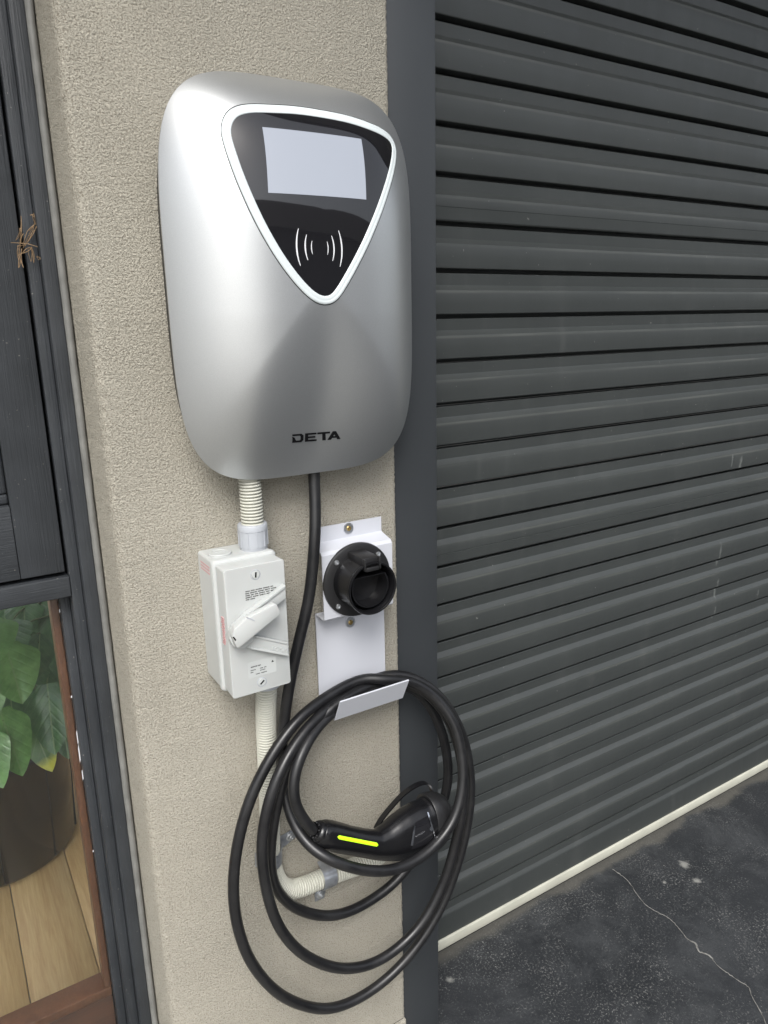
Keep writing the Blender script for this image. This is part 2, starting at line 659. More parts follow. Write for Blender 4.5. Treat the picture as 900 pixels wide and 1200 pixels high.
# ground: one sheet out to the horizon, under everything
V = [(-60, -60, 0), (60, -60, 0), (60, 60, 0), (-60, 60, 0)]
tag(mesh('driveway', V, [(0, 1, 2, 3)], M['concrete']), None, None, None, 'structure')
# crack in the concrete (thin raised ribbon of pale filler with width changes)
cpx = [(718, 1019), (728, 1026), (737, 1034), (745, 1046), (755, 1059), (766, 1067), (778, 1073), (787, 1079), (797, 1090), (806, 1101), (815, 1106),
       (819, 1115), (831, 1120), (841, 1132), (853, 1141), (866, 1150), (877, 1157), (881, 1168), (888, 1180), (896, 1196), (903, 1215), (915, 1235)]


def ground(px, py, z=0.0):
    r = CX * (px - 450) + CD * (py - 600) + CF * FPX
    return CAM + r * ((z - CAM.z) / r.z)


cp = [ground(*p) for p in cpx]
cp = catmull(cp, 6)
V, F = [], []
for i, p in enumerate(cp):
    t = (cp[min(i + 1, len(cp) - 1)] - cp[max(i - 1, 0)]).normalized()
    nrm = Vector((-t.y, t.x, 0))
    wd = 0.0009 + 0.0009 * noise.noise(Vector((i * 0.37, 2, 0))) + (0.0012 if 55 < i < 75 else 0)
    j = nrm * 0.0022 * noise.noise(Vector((i * 0.9, 0, 5)))
    V += [p + j + nrm * wd + Vector((0, 0, 0.001)), p + j + Vector((0, 0, 0.0018)), p + j - nrm * wd + Vector((0, 0, 0.001))]
    if i:
        a = 3 * i
        F += [(a - 3, a - 2, a + 1, a), (a - 2, a - 1, a + 2, a + 1)]
tag(mesh('ground_crack', V, F, M['crack']), None, None, None, 'structure')

# pale concrete path left of the driveway, added out of view for bounce and reflections
tag(mesh('path', [(-40, -40, 0.004), (0.62, -40, 0.004), (0.62, -0.02, 0.004), (-40, -0.02, 0.004)], [(0, 1, 2, 3)],
         simple('pale_concrete', (0.23, 0.225, 0.205), 0.9, 0.001, 200, 0.1, 4)), None, None, None, 'structure')

# rendered pier: front, both returns, slightly rough arrises
wall = empty('rendered_wall', (0.375, 0.1, 0), 'narrow beige textured render wall pier between the timber window and the roller door', 'wall')
zs = np.linspace(0.125, 2.5, 800)
V, F = [], []


def jit(z, s, amp):
    return amp * (noise.noise(Vector((z * 260, s, 0))) + 0.6 * noise.noise(Vector((z * 90, s, 7))))


prof = [(XL, 0.16), (XL, 0.012), (XL + 0.003, 0.004), (XL + 0.009, 0.0), (0.375, 0.0), (XR - 0.006, 0.0), (XR - 0.0015, 0.002), (XR, 0.007), (XR, 0.16)]
for z in zs:
    for k, (x, y) in enumerate(prof):
        jx = jit(z, 3, 0.0011) if 5 <= k <= 7 else (jit(z, 9, 0.0010) if 1 <= k <= 3 else 0)
        jy = jit(z, 13 + k, 0.0008) if k not in (0, 4, 8) else 0
        V.append((x + jx, y + jy, z))
nP = len(prof)
for i in range(len(zs) - 1):
    for k in range(nP - 1):
        a = i * nP + k
        F.append((a, a + 1, a + 1 + nP, a + nP))
mesh('pier_face', V, F, M['stucco'], wall, True)
# plinth below the control joint, set a little proud of the recess
box('plinth', XL + 0.002, XR + 0.001, -0.0015, 0.16, -0.05, 0.120, M['stucco'], wall, 0.002)
box('joint', XL + 0.003, XR - 0.003, 0.003, 0.15, 0.11, 0.13, M['dark'], wall)
adopt(wall)

# steel door jamb
jb = tag(box('door_jamb', XR + 0.0005, 0.6585, 0.008, 0.30, -0.02, 2.5, M['jamb'], None, 0.0012),
         'smooth flat charcoal metal door jamb between the beige wall and the roller door', 'door jamb')

# roller shutter
SH0, SH1 = 0.640, 3.6
sh = empty('roller_shutter', (1.9, DOORY, 0), 'wide charcoal corrugated steel roller garage door, closed down onto a cream bottom strip', 'roller door')
PITCH = 0.0775
ptsv = [(0.026, 0.0), (0.0082, -0.0002), (0.0074, -0.0012), (0.0080, -0.0200), (0.0070, -0.0216), (0.0020, -0.0276), (0.0006, -0.0290), (0.0, -0.0315),
        (-0.0004, -0.0520), (0.0012, -0.0688), (0.0022, -0.0700), (0.0050, -0.0702), (0.0260, -0.0700), (0.0275, -0.0775)]


def slat_mesh(lap=0):
    V, F = [], []
    pv = list(ptsv)
    if lap:
        pv = pv[:8] + [(0.0006, -0.0520 + 0.005), (0.0012, -0.0520 + 0.004), (0.0012, -0.0520 + 0.0032), (-0.0006, -0.0520 + 0.003), (0.0008, -0.0678)] + pv[10:]
    xs = np.linspace(SH0, SH1, 40)
    for x in xs:
        for (y, z) in pv:
            wob = 0.0008 * noise.noise(Vector((x * 3.1, z * 14, lap)))
            V.append((x, y + wob, z))
    n = len(pv)
    for i in range(len(xs) - 1):
        for k in range(n - 1):
            a = i * n + k
            F.append((a, a + n, a + n + 1, a + 1))
    me = bpy.data.meshes.new('slat')
    me.from_pydata(V, [], F)
    me.polygons.foreach_set('use_smooth', [True] * len(me.polygons))
    me.set_sharp_from_angle(angle=R_(24))
    me.materials.append(M['shutter'])
    return me


sm0, sm1 = slat_mesh(0), slat_mesh(1)
ZTOP = 1.4335                   # a groove measured in the photograph
k0 = int((ZTOP - 0.10) / PITCH)
zg = [ZTOP + (i - k0) * PITCH for i in range(k0 + 13)]
for i, z in enumerate(zg):
    if z - PITCH < 0.045:
        continue
    lap = (i - k0) in (2, -6)
    o = bpy.data.objects.new('slat', sm1 if lap else sm0)
    C.objects.link(o)
    o.parent = sh
    o.location = (-1.9, 0, z)
    if lap:
        o['label'] = 'slat with a fine lap seam'
zb = min(z - PITCH for z in zg if z - PITCH >= 0.045)
bm = bmesh.new()
prb = [(0.022, zb), (0.006, zb - 0.001), (0.0056, zb - 0.018), (0.001, zb - 0.025), (0.0, zb - 0.028), (0.0, 0.0335), (0.03, 0.0335), (0.03, zb)]
extrude_poly(bm, [Vector((SH0, DOORY + y, z)) for y, z in prb], (SH1 - SH0, 0, 0))
bm_obj('bottom_rail', bm, M['shutter'], sh, False)
box('weather_strip', SH0, SH1, DOORY - 0.004, DOORY + 0.03, 0.007, 0.0330, M['seal'], sh, 0.003)
box('floor_seal', SH0, SH1, DOORY + 0.001, DOORY + 0.028, 0.0005, 0.0068, M['dark'], sh)
adopt(sh)
for ch in sh.children:
    if ch.name.startswith('slat'):
        ch.matrix_parent_inverse = Matrix.Identity(4)
# garage wall over and beyond the door
gw = empty('garage_wall', (2.4, 0.1, 2.2), 'beige rendered wall over the roller door', 'wall')
box('lintel', XR + 0.003, 3.9, 0.004, 0.32, 2.5, 2.9, M['stucco'], gw)
box('pier', 3.6, 4.2, 0.006, 0.32, -0.02, 2.498, M['stucco'], gw)
adopt(gw)
# unseen eave over the wall, added to darken the charger's top reflections
ev = empty('added_eave', (0.5, -0.2, 2.62), 'painted roof eave above the wall, added unseen to darken reflections', 'eave')
box('soffit', -4, 6, -0.50, 0.16, 2.62, 2.64, M['eave'], ev)
box('fascia', -4, 6, -0.535, -0.503, 2.58, 2.80, M['paintx'], ev, 0.003)
adopt(ev)
# house across the driveway, added out of view for the display glass to mirror
nh = empty('added_house', (6, -11, 0), 'low grey house with a hipped roof across the driveway, added unseen for reflections', 'house')
mw = simple('grey_render', (0.14, 0.14, 0.14), 0.9, 0, 0, 0.15, 1)
box('wall', 0.5, 14, -14, -10.5, 0, 3.3, mw, nh)
bm = bmesh.new()
extrude_poly(bm, [Vector((0.1, -14.4, 3.3)), Vector((0.1, -10.1, 3.3)), Vector((0.1, -12.2, 4.9))], (14.4, 0, 0))
bm_obj('roof', bm, simple('roof_tile', (0.06, 0.055, 0.05), 0.8, 0.01, 20), nh, False)
wn = box('window', 3.0, 5.0, -10.497, -10.44, 0.9, 2.2, M['paint'], nh)
box('glass', 3.1, 4.9, -10.438, -10.43, 1.0, 2.1, M['glassb'], wn)
box('garage_door', 7.5, 10.5, -10.497, -10.45, 0.0, 2.3, M['eave'], nh)
adopt(nh)

# ------------------------------------------------------------------ timber window
win = empty('timber_window', (0.0, 0.12, 0.2), 'charcoal painted timber window frame with a closed upper sash over a clear lower pane', 'window')
box('outer_stile', 0.1445, 0.1612, 0.100, 0.20, 0.1, 2.5, M['paint'], win, 0.0015)
box('inner_stile', 0.1302, 0.1442, 0.1135, 0.20, 0.1, 2.5, M['paint'], win, 0.0012)
V, F = [], []
zz = np.linspace(0.1, 2.5, 260)
sp = [(0.1607, 0.1035), (0.1625, 0.0975), (0.1665, 0.0955), (0.1702, 0.0985), (0.1714, 0.1060)]
for z in zz:
    for k, (x, y) in enumerate(sp):
        V.append((x + 0.0007 * noise.noise(Vector((z * 40, k, 0))), y + 0.0012 * noise.noise(Vector((z * 25, k * 0.4, 3))), z))
for i in range(len(zz) - 1):
    for k in range(4):
        a = i * 5 + k
        F.append((a, a + 1, a + 6, a + 5))
mesh('sealant_bead', V, F, M['sealant'], win, True)
box('transom', -0.9, 0.1300, 0.112, 0.20, 1.004, 1.0325, M['paintx'], win, 0.0018)
box('glazing_stop', 0.1178, 0.1299, 0.140, 0.20, 0.18, 1.0035, M['paint'], win, 0.001)
box('bottom_rail', -0.9, 0.1299, 0.1405, 0.20, 0.10, 0.205, M['paintx'], win, 0.001)
# sash: stile, bottom rail, inset panel, behind a dark gap
sash = box('sash_stile', 0.073, 0.1262, 0.1165, 0.165, 1.0385, 2.5, M['paint'], win, 0.0014)
box('sash_rail', -0.9, 0.0726, 0.1167, 0.164, 1.0385, 1.136, M['paintx'], win, 0.0014)
box('sash_bead', -0.9, 0.0728, 0.128, 0.150, 1.1362, 1.150, M['paintx'], win, 0.003)
box('sash_bead', 0.0610, 0.0729, 0.128, 0.150, 1.1502, 2.5, M['paint'], win, 0.003)
box('sash_infill', -0.9, 0.0730, 0.135, 0.145, 1.150, 2.5, M['eave'], win)
box('gap_backing', -0.9, 0.131, 0.166, 0.17, 1.02, 2.5, M['dark'], win)
box('pane', -0.9, 0.1176, 0.157, 0.161, 0.206, 1.0035, M['glass'], win)
box('inner_bead', 0.1075, 0.1177, 0.166, 0.199, 0.318, 1.0035, M['brown'], win, 0.0012)
box('inner_sill', -0.9, 0.1174, 0.166, 0.215, 0.20, 0.300, M['brownx'], win, 0.002)
box('inner_sill_lip', -0.9, 0.1174, 0.1655, 0.205, 0.3005, 0.317, M['brown'], win, 0.002)
# chips of bare putty along the inner bead
V, F = [], []
for (zc, hh) in ((0.972, .003), (0.84, .002), (0.775, .012), (0.748, .015), (0.712, .009), (0.58, .002)):
    x = 0.1175 + random.uniform(-0.0006, 0.0004)
    n = len(V)
    V += [(x - .001, 0.1557, zc - hh), (x + .0005, 0.1557, zc - hh * .7), (x + .0007, 0.1557, zc + hh * .4), (x + .0003, 0.1557, zc + hh), (x - .0008, 0.1557, zc + hh * .6)]
    F.append(tuple(range(n, n + 5)))
po = mesh('paint_chips', V, F, M['wprint'], win)
po['kind'] = 'stuff'
adopt(win)

# house wall left of the window
hw = tag(box('house_wall', -4.5, -0.9005, 0.003, 0.20, -0.02, 2.54, M['stucco']), 'beige rendered house wall beyond the window', 'wall')

# ------------------------------------------------------------------ room behind the glass
FZ = 0.17
fl = empty('interior_floor', (0, 1, FZ - 0.05), None, None)
fl['kind'] = 'structure'
pw = 0.12
for i in range(-12, 4):
    x0 = 0.002 + i * pw
    for (ya, yb) in ((0.216, 3.2),):
        box('plank', x0 + 0.0008, x0 + pw - 0.0008, ya, yb, FZ - 0.02, FZ, M['floor'], fl, 0.0012, 1)
adopt(fl)
rm = empty('interior_walls', (0, 2, 0.1), None, None)
rm['kind'] = 'structure'
box('back_wall', -1.45, 0.5, 3.21, 3.3, 0.1, 2.6, M['roomw'], rm)
box('side_wall', 0.482, 0.55, 0.32, 3.205, 0.1, 2.6, M['roomw'], rm)
box('subfloor', -1.45, 0.48, 0.216, 3.2, 0.1, FZ - 0.021, M['roomw'], rm)
box('skirting', 0.468, 0.481, 0.325, 3.2, FZ + 0.001, FZ + 0.10, M['brown'], rm)
adopt(rm)

# pot
POT = (0.0, 0.865, FZ)
pot = empty('plant_pot', POT, 'glossy dark brown round pot on the oak floor behind the window glass', 'pot')
prf = [(0.148, 0.002), (0.160, 0.004), (0.166, 0.012), (0.172, 0.14), (0.176, 0.262), (0.1775, 0.268), (0.1770, 0.275), (0.170, 0.276), (0.166, 0.270), (0.163, 0.22)]
lathe('body', prf, POT, (0, 0, 1), M['pot'], pot, 72, 60)
V, F = lathe_geo([(0.002, 0.236), (0.06, 0.238), (0.12, 0.232), (0.164, 0.226)], POT, (0, 0, 1), 32, False)
mesh('soil', V, F, M['soil'], pot, True)
# raised seams down the side
for a in (-92, -52, -14, 28):
    dx, dy = math.cos(R_(a)), math.sin(R_(a))
    tube('seam', [Vector(POT) + Vector((dx * r, dy * r, h)) for r, h in ((0.1665, 0.014), (0.172, 0.14), (0.1758, 0.258))], 0.0014, M['dark'], pot, 6)
adopt(pot)

# plant
plant = empty('potted_plant', (POT[0], POT[1], FZ + 0.235), 'leafy green plant with heart shaped leaves growing in the dark pot behind glass', 'plant')


def leaf(base, tip, width, mat, bend=0.15, fold=0.16, facing=None, yellow=False):
    """heart shaped leaf from its notch to its tip, facing the given direction"""
    base, tip = Vector(base), Vector(tip)
    L = (tip - base).length
    t = (tip - base) / L
    f = Vector(facing or (-0.25, -1, 0.35))
    f = (f - t * f.dot(t)).normalized()
    s = t.cross(f)
    nu, nv = 8, 14
    V, F, UV = [], [], []
    for j in range(nv + 1):
        v = -0.22 + 1.22 * j / nv
        if v <= 0.12:
            q = (v + 0.22) / 0.34
            hw = 0.5 * (0.62 + 0.38 * math.sin(q * math.pi / 2)) * math.sqrt(max(0.0, 1 - (1 - q) ** 2)) if q < 1 else 0.5
        else:
            q = (v - 0.12) / 0.88
            hw = 0.5 * (1 - q ** 2.1) ** 0.90 * (1 - 0.10 * math.sin(q * math.pi))
        hw *= width
        lo = 0.0
        if v < 0:                       # the lobes either side of the notch
            lo = width * 0.20 * (-v / 0.22) ** 0.8
        for i in range(nu + 1):
            u = -1 + 2 * i / nu
            sg = 1 if u >= 0 else -1
            a = abs(u)
            if v < 0:
                xx = sg * (lo + (max(hw, lo) - lo) * a)
            else:
                xx = u * hw
            ru = xx / (width * 0.5)
            up = fold * abs(xx) - bend * L * (v ** 2) * 0.6 - 0.35 * width * ru * ru * 0.3
            up += 0.012 * L * math.sin(v * 26 - abs(ru) * 9) * (0.3 + abs(ru))
            V.append(base + t * (v * L) + s * xx + f * up)
            UV.append((ru, v))
    for j in range(nv):
        for i in range(nu):
            v = -0.22 + 1.22 * (j + 0.5) / nv
            a = j * (nu + 1) + i
            if -0.22 + 1.22 * (j + 1) / nv < 0.0 and False:
                continue
            F.append((a, a + 1, a + nu + 2, a + nu + 1))
    # open the notch: drop the quads that would bridge both lobes
    mid = nu // 2
    V2 = V
    o = mesh('leaf', V2, F, M[mat], plant, True)
    uvl = o.data.uv_layers.new(name='UVMap')
    for lp in o.data.loops:
        uvl.data[lp.index].uv = UV[lp.vertex_index]
    if yellow:
        o['label'] = 'leaf with a yellow edge'
    return o


LV = [  # notch px, tip px, depth, width (m), material
    ((10, 767), (27, 824), 0.50, 0.105, 'leaf'),
    ((57, 816), (63, 885), 0.56, 0.098, 'leafd'),
    ((4, 845), (28, 909), 0.50, 0.088, 'leaf'),
    ((38, 848), (60, 905), 0.62, 0.082, 'leafy'),
    ((-14, 868), (2, 924), 0.48, 0.075, 'leaf'),
    ((-12, 735), (-2, 775), 0.46, 0.090, 'leaf'),
    ((46, 752), (44, 793), 0.80, 0.075, 'leafd'),
    ((70, 760), (74, 800), 0.86, 0.070, 'leafd'),
    ((-22, 790), (-12, 850), 0.55, 0.10, 'leaf'),
    ((12, 812), (16, 856), 0.66, 0.080, 'leafd'),
    ((30, 820), (34, 862), 0.70, 0.075, 'leafd'),
    ((72, 835), (80, 890), 0.75, 0.080, 'leafd'),
    ((-4, 800), (4, 840), 0.70, 0.085, 'leafd'),
    ((14, 735), (22, 770), 0.78, 0.085, 'leafd'),
    ((-40, 820), (-34, 880), 0.55, 0.09, 'leaf'),
    ((-45, 750), (-38, 800), 0.60, 0.10, 'leaf'),
    ((60, 720), (66, 756), 0.98, 0.080, 'leafd'),
    ((28, 712), (30, 748), 1.00, 0.090, 'leafd'),
    ((48, 705), (52, 745), 1.08, 0.12, 'leafd'),
    ((58, 768), (54, 815), 1.00, 0.12, 'leafd'),
    ((74, 790), (70, 840), 1.05, 0.12, 'leafd'),
    ((4, 700), (8, 742), 1.10, 0.14, 'leafd'),
    ((22, 722), (20, 765), 1.12, 0.15, 'leafd'),
    ((44, 742), (40, 785), 1.14, 0.15, 'leafd'),
    ((34, 770), (38, 815), 0.95, 0.11, 'leafd'),
    ((72, 735), (70, 775), 1.06, 0.11, 'leafd'),
]
for i, (b, t, Y, wd, mt) in enumerate(LV):
    B = at(*b, Y + 0.03)
    T = at(*t, Y - 0.02)
    rr = random.Random(i)
    leaf(B, T, wd, mt, 0.12, 0.22, (rr.uniform(-0.6, 0.3), -1, rr.uniform(0.1, 0.7)), mt == 'leafy')
    root = Vector((POT[0] + rr.uniform(-.05, .05), POT[1] + rr.uniform(-.05, .05), FZ + 0.236))
    tube('stem', catmull([root, root.lerp(B, 0.5) + Vector((0, 0.03, 0.10)), B], 8), 0.0028, M['stem'], plant, 6)
adopt(plant)

# dry grass caught in the sash gap
tuft = []
rr = random.Random(4)
for (a, b) in [((13, 285), (45, 290)), ((22, 300), (24, 253)), ((27, 291), (41, 262)), ((30, 288), (43, 266)), ((41, 262), (39, 250)), ((41, 262), (46, 257)), ((19, 282), (23, 268)),
               ((25, 297), (37, 290)), ((34, 290), (36, 306)), ((36, 290), (39, 307)), ((21, 288), (22, 305)), ((28, 284), (33, 270)), ((33, 270), (40, 263)), ((40, 262), (46, 263)),
               ((36, 252), (39, 254)), ((24, 284), (27, 274)), ((22, 287), (29, 286)), ((24, 300), (28, 314)), ((44, 300), (46, 304)), ((26, 292), (22, 314))]:
    for q in range(2):
        A = at(a[0] + rr.uniform(-1, 1), a[1] + rr.uniform(-1, 1), 0.110 - rr.uniform(0, .006))
        B = at(b[0] + rr.uniform(-1, 1), b[1] + rr.uniform(-1, 1), 0.108 - rr.uniform(0, .012))
        Mi = A.lerp(B, 0.5) + Vector((rr.uniform(-.002, .002), -rr.uniform(0, .004), rr.uniform(-.002, .002)))
        tuft.append(tube_geo(catmull([A, Mi, B], 4), [rr.uniform(.0002, .00045)] * 9, 5))
V, F = join_geo(tuft)
tag(mesh('dry_grass_tuft', V, F, M['straw']), 'small tuft of dry brown grass stuck in the gap of the dark window frame', 'dry grass')

# ================================================================== OBJECTS
# ------------------------------------------------------------------ EV charger
CXc, CZc, CW, CH = 0.4125, 1.3930, 0.1642, 0.2305
PEXP = 4.4
chg = empty('ev_charger', (CXc, 0, CZc - CH), 'silver wall mounted vehicle charger with a rounded triangular black display', 'ev charger')


def shell_r(x, z):
    u, v = abs(x - CXc) / CW, abs(z - CZc) / CH
    return (u ** PEXP + v ** PEXP) ** (1 / PEXP)


Y0S = 0.048


def shell_y(x, z):
    """front of the shell: a dome highest about the foot of the triangle, falling away to a scooped lower face"""
    r = min(shell_r(x, z), 1.0)
    u = (x - CXc) / CW
    g = 1 - r ** 4.4
    top = 0.1165 - 0.015 * max(0.0, z - 1.36) - 0.02 * u * u
    zb = 1.415 - 0.205 * math.sqrt(u * u + 0.012)      # creases that flare down from the foot of the triangle
    d = max(0.0, (zb - z) / 0.20)
    top -= 0.052 * d * d / (0.30 + d)
    return -(Y0S + (top - Y0S) * g)


def on_shell(px, py):
    p = at(px, py, -0.11)
    for _ in range(8):
        p = at(px, py, shell_y(p.x, p.z))
    return p


NR, NA = 90, 220
V, F = [], []
for i in range(NR + 1):
    t = i / NR
    r = 1 - (1 - t) ** 1.5 if t < 1 else 1.0
    for k in range(NA):
        a = 2 * math.pi * k / NA
        c, s = math.cos(a), math.sin(a)
        q = (abs(c) ** PEXP + abs(s) ** PEXP) ** (-1 / PEXP)
        x, z = CXc + CW * r * q * c, CZc + CH * r * q * s
        V.append((x, shell_y(x, z) if i < NR else -Y0S, z))
# rolled edge back towards the wall
for (sc, y) in ((0.998, -Y0S + 0.003), (0.990, -Y0S + 0.0045), (0.96, -Y0S + 0.0035)):
    for k in range(NA):
        a = 2 * math.pi * k / NA
        c, s = math.cos(a), math.sin(a)
        q = (abs(c) ** PEXP + abs(s) ** PEXP) ** (-1 / PEXP) * sc
        V.append((CXc + CW * q * c, y, CZc + CH * q * s))
for i in range(NR + 3):
    for k in range(NA):
        a, b = i * NA + k, i * NA + (k + 1) % NA
        F.append((a, b, b + NA, a + NA))
mesh('front_shell', V, F, M['silver'], chg, True)
# black back housing
V, F = [], []
for (sc, y) in ((0.932, -0.0450), (0.937, -0.042), (0.937, -0.004), (0.934, -0.001)):
    for k in range(120):
        a = 2 * math.pi * k / 120
        c, s = math.cos(a), math.sin(a)
        q = (abs(c) ** PEXP + abs(s) ** PEXP) ** (-1 / PEXP) * sc
        V.append((CXc + CW * q * c, y, CZc + CH * q * s))
for i in range(3):
    for k in range(120):
        a, b = i * 120 + k, i * 120 + (k + 1) % 120
        F.append((a, b, b + 120, a + 120))
F.append(tuple(range(120))[::-1])
F.append(tuple(range(360, 480)))
mesh('back_housing', V, F, M['blackp'], chg, True, 40)

# rounded triangle outline in the x-z plane
opx = [(240, 260), (244, 222), (258, 194), (285, 176), (330, 168), (400, 170), (480, 175), (560, 187), (640, 203), (700, 222), (758, 248), (788, 275), (803, 315), (799, 370), (782, 440),
       (748, 540), (705, 640), (655, 735), (622, 788), (603, 806), (578, 813), (550, 807), (515, 782), (465, 727), (410, 650), (350, 545), (295, 425), (258, 325)]
op = []
for (a, b) in opx:
    p = on_shell(170 + a / 2.727, 60 + b / 2.727)
    op.append((p.x, 0, p.z))
oc = catmull(op, 12, True)
oc, _ = resample(oc, n=240, closed=True)
oc = oc[:, [0, 2]]
for _ in range(6):
    oc = (np.roll(oc, 1, 0) + 2 * oc + np.roll(oc, -1, 0)) / 4


def inset(c, d):
    t = np.roll(c, -1, 0) - np.roll(c, 1, 0)
    t /= np.linalg.norm(t, axis=1)[:, None]
    nrm = np.stack([-t[:, 1], t[:, 0]], 1)
    cen = c.mean(0)
    if ((cen - c) * nrm).sum() < 0:
        nrm = -nrm
    out = c + nrm * d
    for _ in range(3):
        out = (np.roll(out, 1, 0) + 2 * out + np.roll(out, -1, 0)) / 4
    return out


def band(name, rows, mat, parent, fill=None):
    """rows: (inset distance, height off the shell)"""
    V, F = [], []
    n = len(oc)
    for d, h in rows:
        c = inset(oc, d) if d else oc
        for x, z in c:
            V.append((x, shell_y(x, z) - h, z))
    for i in range(len(rows) - 1):
        for k in range(n):
            a, b = i * n + k, i * n + (k + 1) % n
            F.append((a, a + n, b + n, b))
    if fill:
        c = inset(oc, fill[0])
        cen = c.mean(0)
        base = len(V)
        rows2 = [1.0, 0.9, 0.75, 0.6, 0.45, 0.3, 0.15]
        for s in rows2:
            for x, z in c:
                x, z = cen[0] + (x - cen[0]) * s, cen[1] + (z - cen[1]) * s
                V.append((x, shell_y(x, z) - fill[1], z))
        for i in range(len(rows2) - 1):
            for k in range(n):
                a, b = base + i * n + k, base + i * n + (k + 1) % n
                F.append((a, a + n, b + n, b))
        V.append((cen[0], shell_y(*cen) - fill[1], cen[1]))
        last = base + (len(rows2) - 1) * n
        for k in range(n):
            F.append((last + k, len(V) - 1, last + (k + 1) % n))
    return mesh(name, V, F, mat, parent, True)


band('seam', [(-0.0004, 0.0002), (0.0004, 0.0003)], M['print'], chg)
band('light_ring', [(0.0005, 0.0000), (0.0006, 0.0009), (0.0016, 0.0015), (0.0042, 0.0015), (0.0048, 0.0011), (0.0054, 0.0013), (0.0090, 0.0011), (0.0100, 0.0004), (0.0102, -0.0004)],
     M['ring'], chg)
gp = band('display_glass', [], M['glassb'], chg, (0.0100, 0.0004))
# lit screen, conforming to the glass
V, F = [], []
cor = [(p.x, p.z) for p in (on_shell(307, 149), on_shell(423, 163), on_shell(428.8, 234), on_shell(314, 226))]
nx, nz = 12, 6
for j in range(nz + 1):
    for i in range(nx + 1):
        a, b = i / nx, j / nz
        x = (cor[0][0] * (1 - a) + cor[1][0] * a) * (1 - b) + (cor[3][0] * (1 - a) + cor[2][0] * a) * b
        z = (cor[0][1] * (1 - a) + cor[1][1] * a) * (1 - b) + (cor[3][1] * (1 - a) + cor[2][1] * a) * b
        V.append((x, shell_y(x, z) - 0.0008, z))
for j in range(nz):
    for i in range(nx):
        a = j * (nx + 1) + i
        F.append((a, a + nx + 1, a + nx + 2, a + 1))
mesh('screen', V, F, M['screen'], gp, True)
# contactless symbol: three arcs either side
ic = (lambda p: (p.x, p.z))(on_shell(374.5, 290.5))
for sgn in (-1, 1):
    for (ro, half, tw) in ((0.0105, 26, 0.0006), (0.0175, 30, 0.0009), (0.0270, 28, 0.0010)):
        V, F = [], []
        nA = 16
        off = 0.0
        for i in range(nA + 1):
            a = R_(-half + 2 * half * i / nA)
            ww = tw * (0.35 + 0.65 * math.cos((i / nA - 0.5) * math.pi))
            for r in (ro * 1.15 - ww, ro * 1.15 + ww):
                x = ic[0] + sgn * (r * math.cos(a) - 0.001) * 0.95
                z = ic[1] + r * math.sin(a) * 1.35
                V.append((x, shell_y(x, z) - 0.0008, z))
            if i:
                k = 2 * i
                F.append((k - 2, k - 1, k + 1, k))
        mesh('contactless_arc', V, F, M['wprint'], gp)

# wordmark DETA: wide slanted block letters
wx0, wx1 = 0.3575, 0.4255
lh, lz = 0.0125, 1.2155
cells = [
    # D: top bar, right bow, bottom bar, left notch
    (0.0, [[(0.02, 1.0), (0.72, 1.0), (0.66, .80), (0.10, .80), (0.0, .86)], [(0.60, 1.0), (0.80, 1.0), (0.98, .80), (0.98, .25), (0.80, 0.0), (0.60, 0.0), (0.66, .22), (0.74, .32), (0.74, .70), (0.66, .80)],
           [(0.05, 0.0), (0.62, 0.0), (0.67, .22), (0.36, .22), (0.20, .62), (-.02, .72), (0.04, .55)]]),
    (1.12, [[(0.0, 1.0), (0.98, 1.0), (0.98, .80), (0.0, .80)], [(0.0, .80), (0.26, .80), (0.26, .60), (0.0, .60)], [(0.0, .60), (0.88, .60), (0.88, .41), (0.0, .41)],
            [(0.0, .41), (0.26, .41), (0.26, .20), (0.0, .20)], [(0.0, .20), (0.98, .20), (0.98, 0.0), (0.0, 0.0)]]),
    (2.18, [[(0.0, 1.0), (1.10, 1.0), (1.10, .78), (0.0, .78)], [(0.42, .78), (0.70, .78), (0.70, 0.0), (0.42, 0.0)]]),
    (3.02, [[(0.0, 0.0), (0.30, 0.0), (0.62, .62), (0.62, 1.0), (0.50, 1.0)], [(0.62, 1.0), (0.78, 1.0), (1.12, 0.0), (0.84, 0.0), (0.62, .62)], [(0.36, .40), (0.84, .40), (0.90, .20), (0.26, .20)]]),
]
cw = (wx1 - wx0) / 4.2
word = bmesh.new()
for ci, (off, polys) in enumerate(cells):
    for pi, poly in enumerate(polys):
        pts = []
        for (a, b) in poly:
            s_ = (off + a) / 4.14
            lo_p = (341.8 + (399.0 - 341.8) * s_, 519.0 + (514.4 - 519.0) * s_)
            hi_p = (342.4 + (398.2 - 342.4) * s_, 509.2 + (504.8 - 509.2) * s_)
            p = on_shell(lo_p[0] * (1 - b) + hi_p[0] * b, lo_p[1] * (1 - b) + hi_p[1] * b)
            pts.append(Vector((p.x, p.y - 0.0005 - 0.00003 * pi, p.z)))
        extrude_poly(word, pts, (0, 0.0012, 0))
bm_obj('wordmark', word, M['print'], chg, False)
adopt(chg)

# ------------------------------------------------------------------ conduits
def corrugated(name, path, r, mat, parent, pitch=0.0042, sides=24):
    pts, s = resample(path, step=pitch / 8)
    pitch = (s[1] - s[0]) * 8
    ph = (s % pitch) / pitch
    rad = r - 0.0036 * np.clip((np.abs(ph - 0.5) * 2 - 0.45) / 0.3, 0, 1)
    return tube(name, pts, rad, mat, parent, sides)


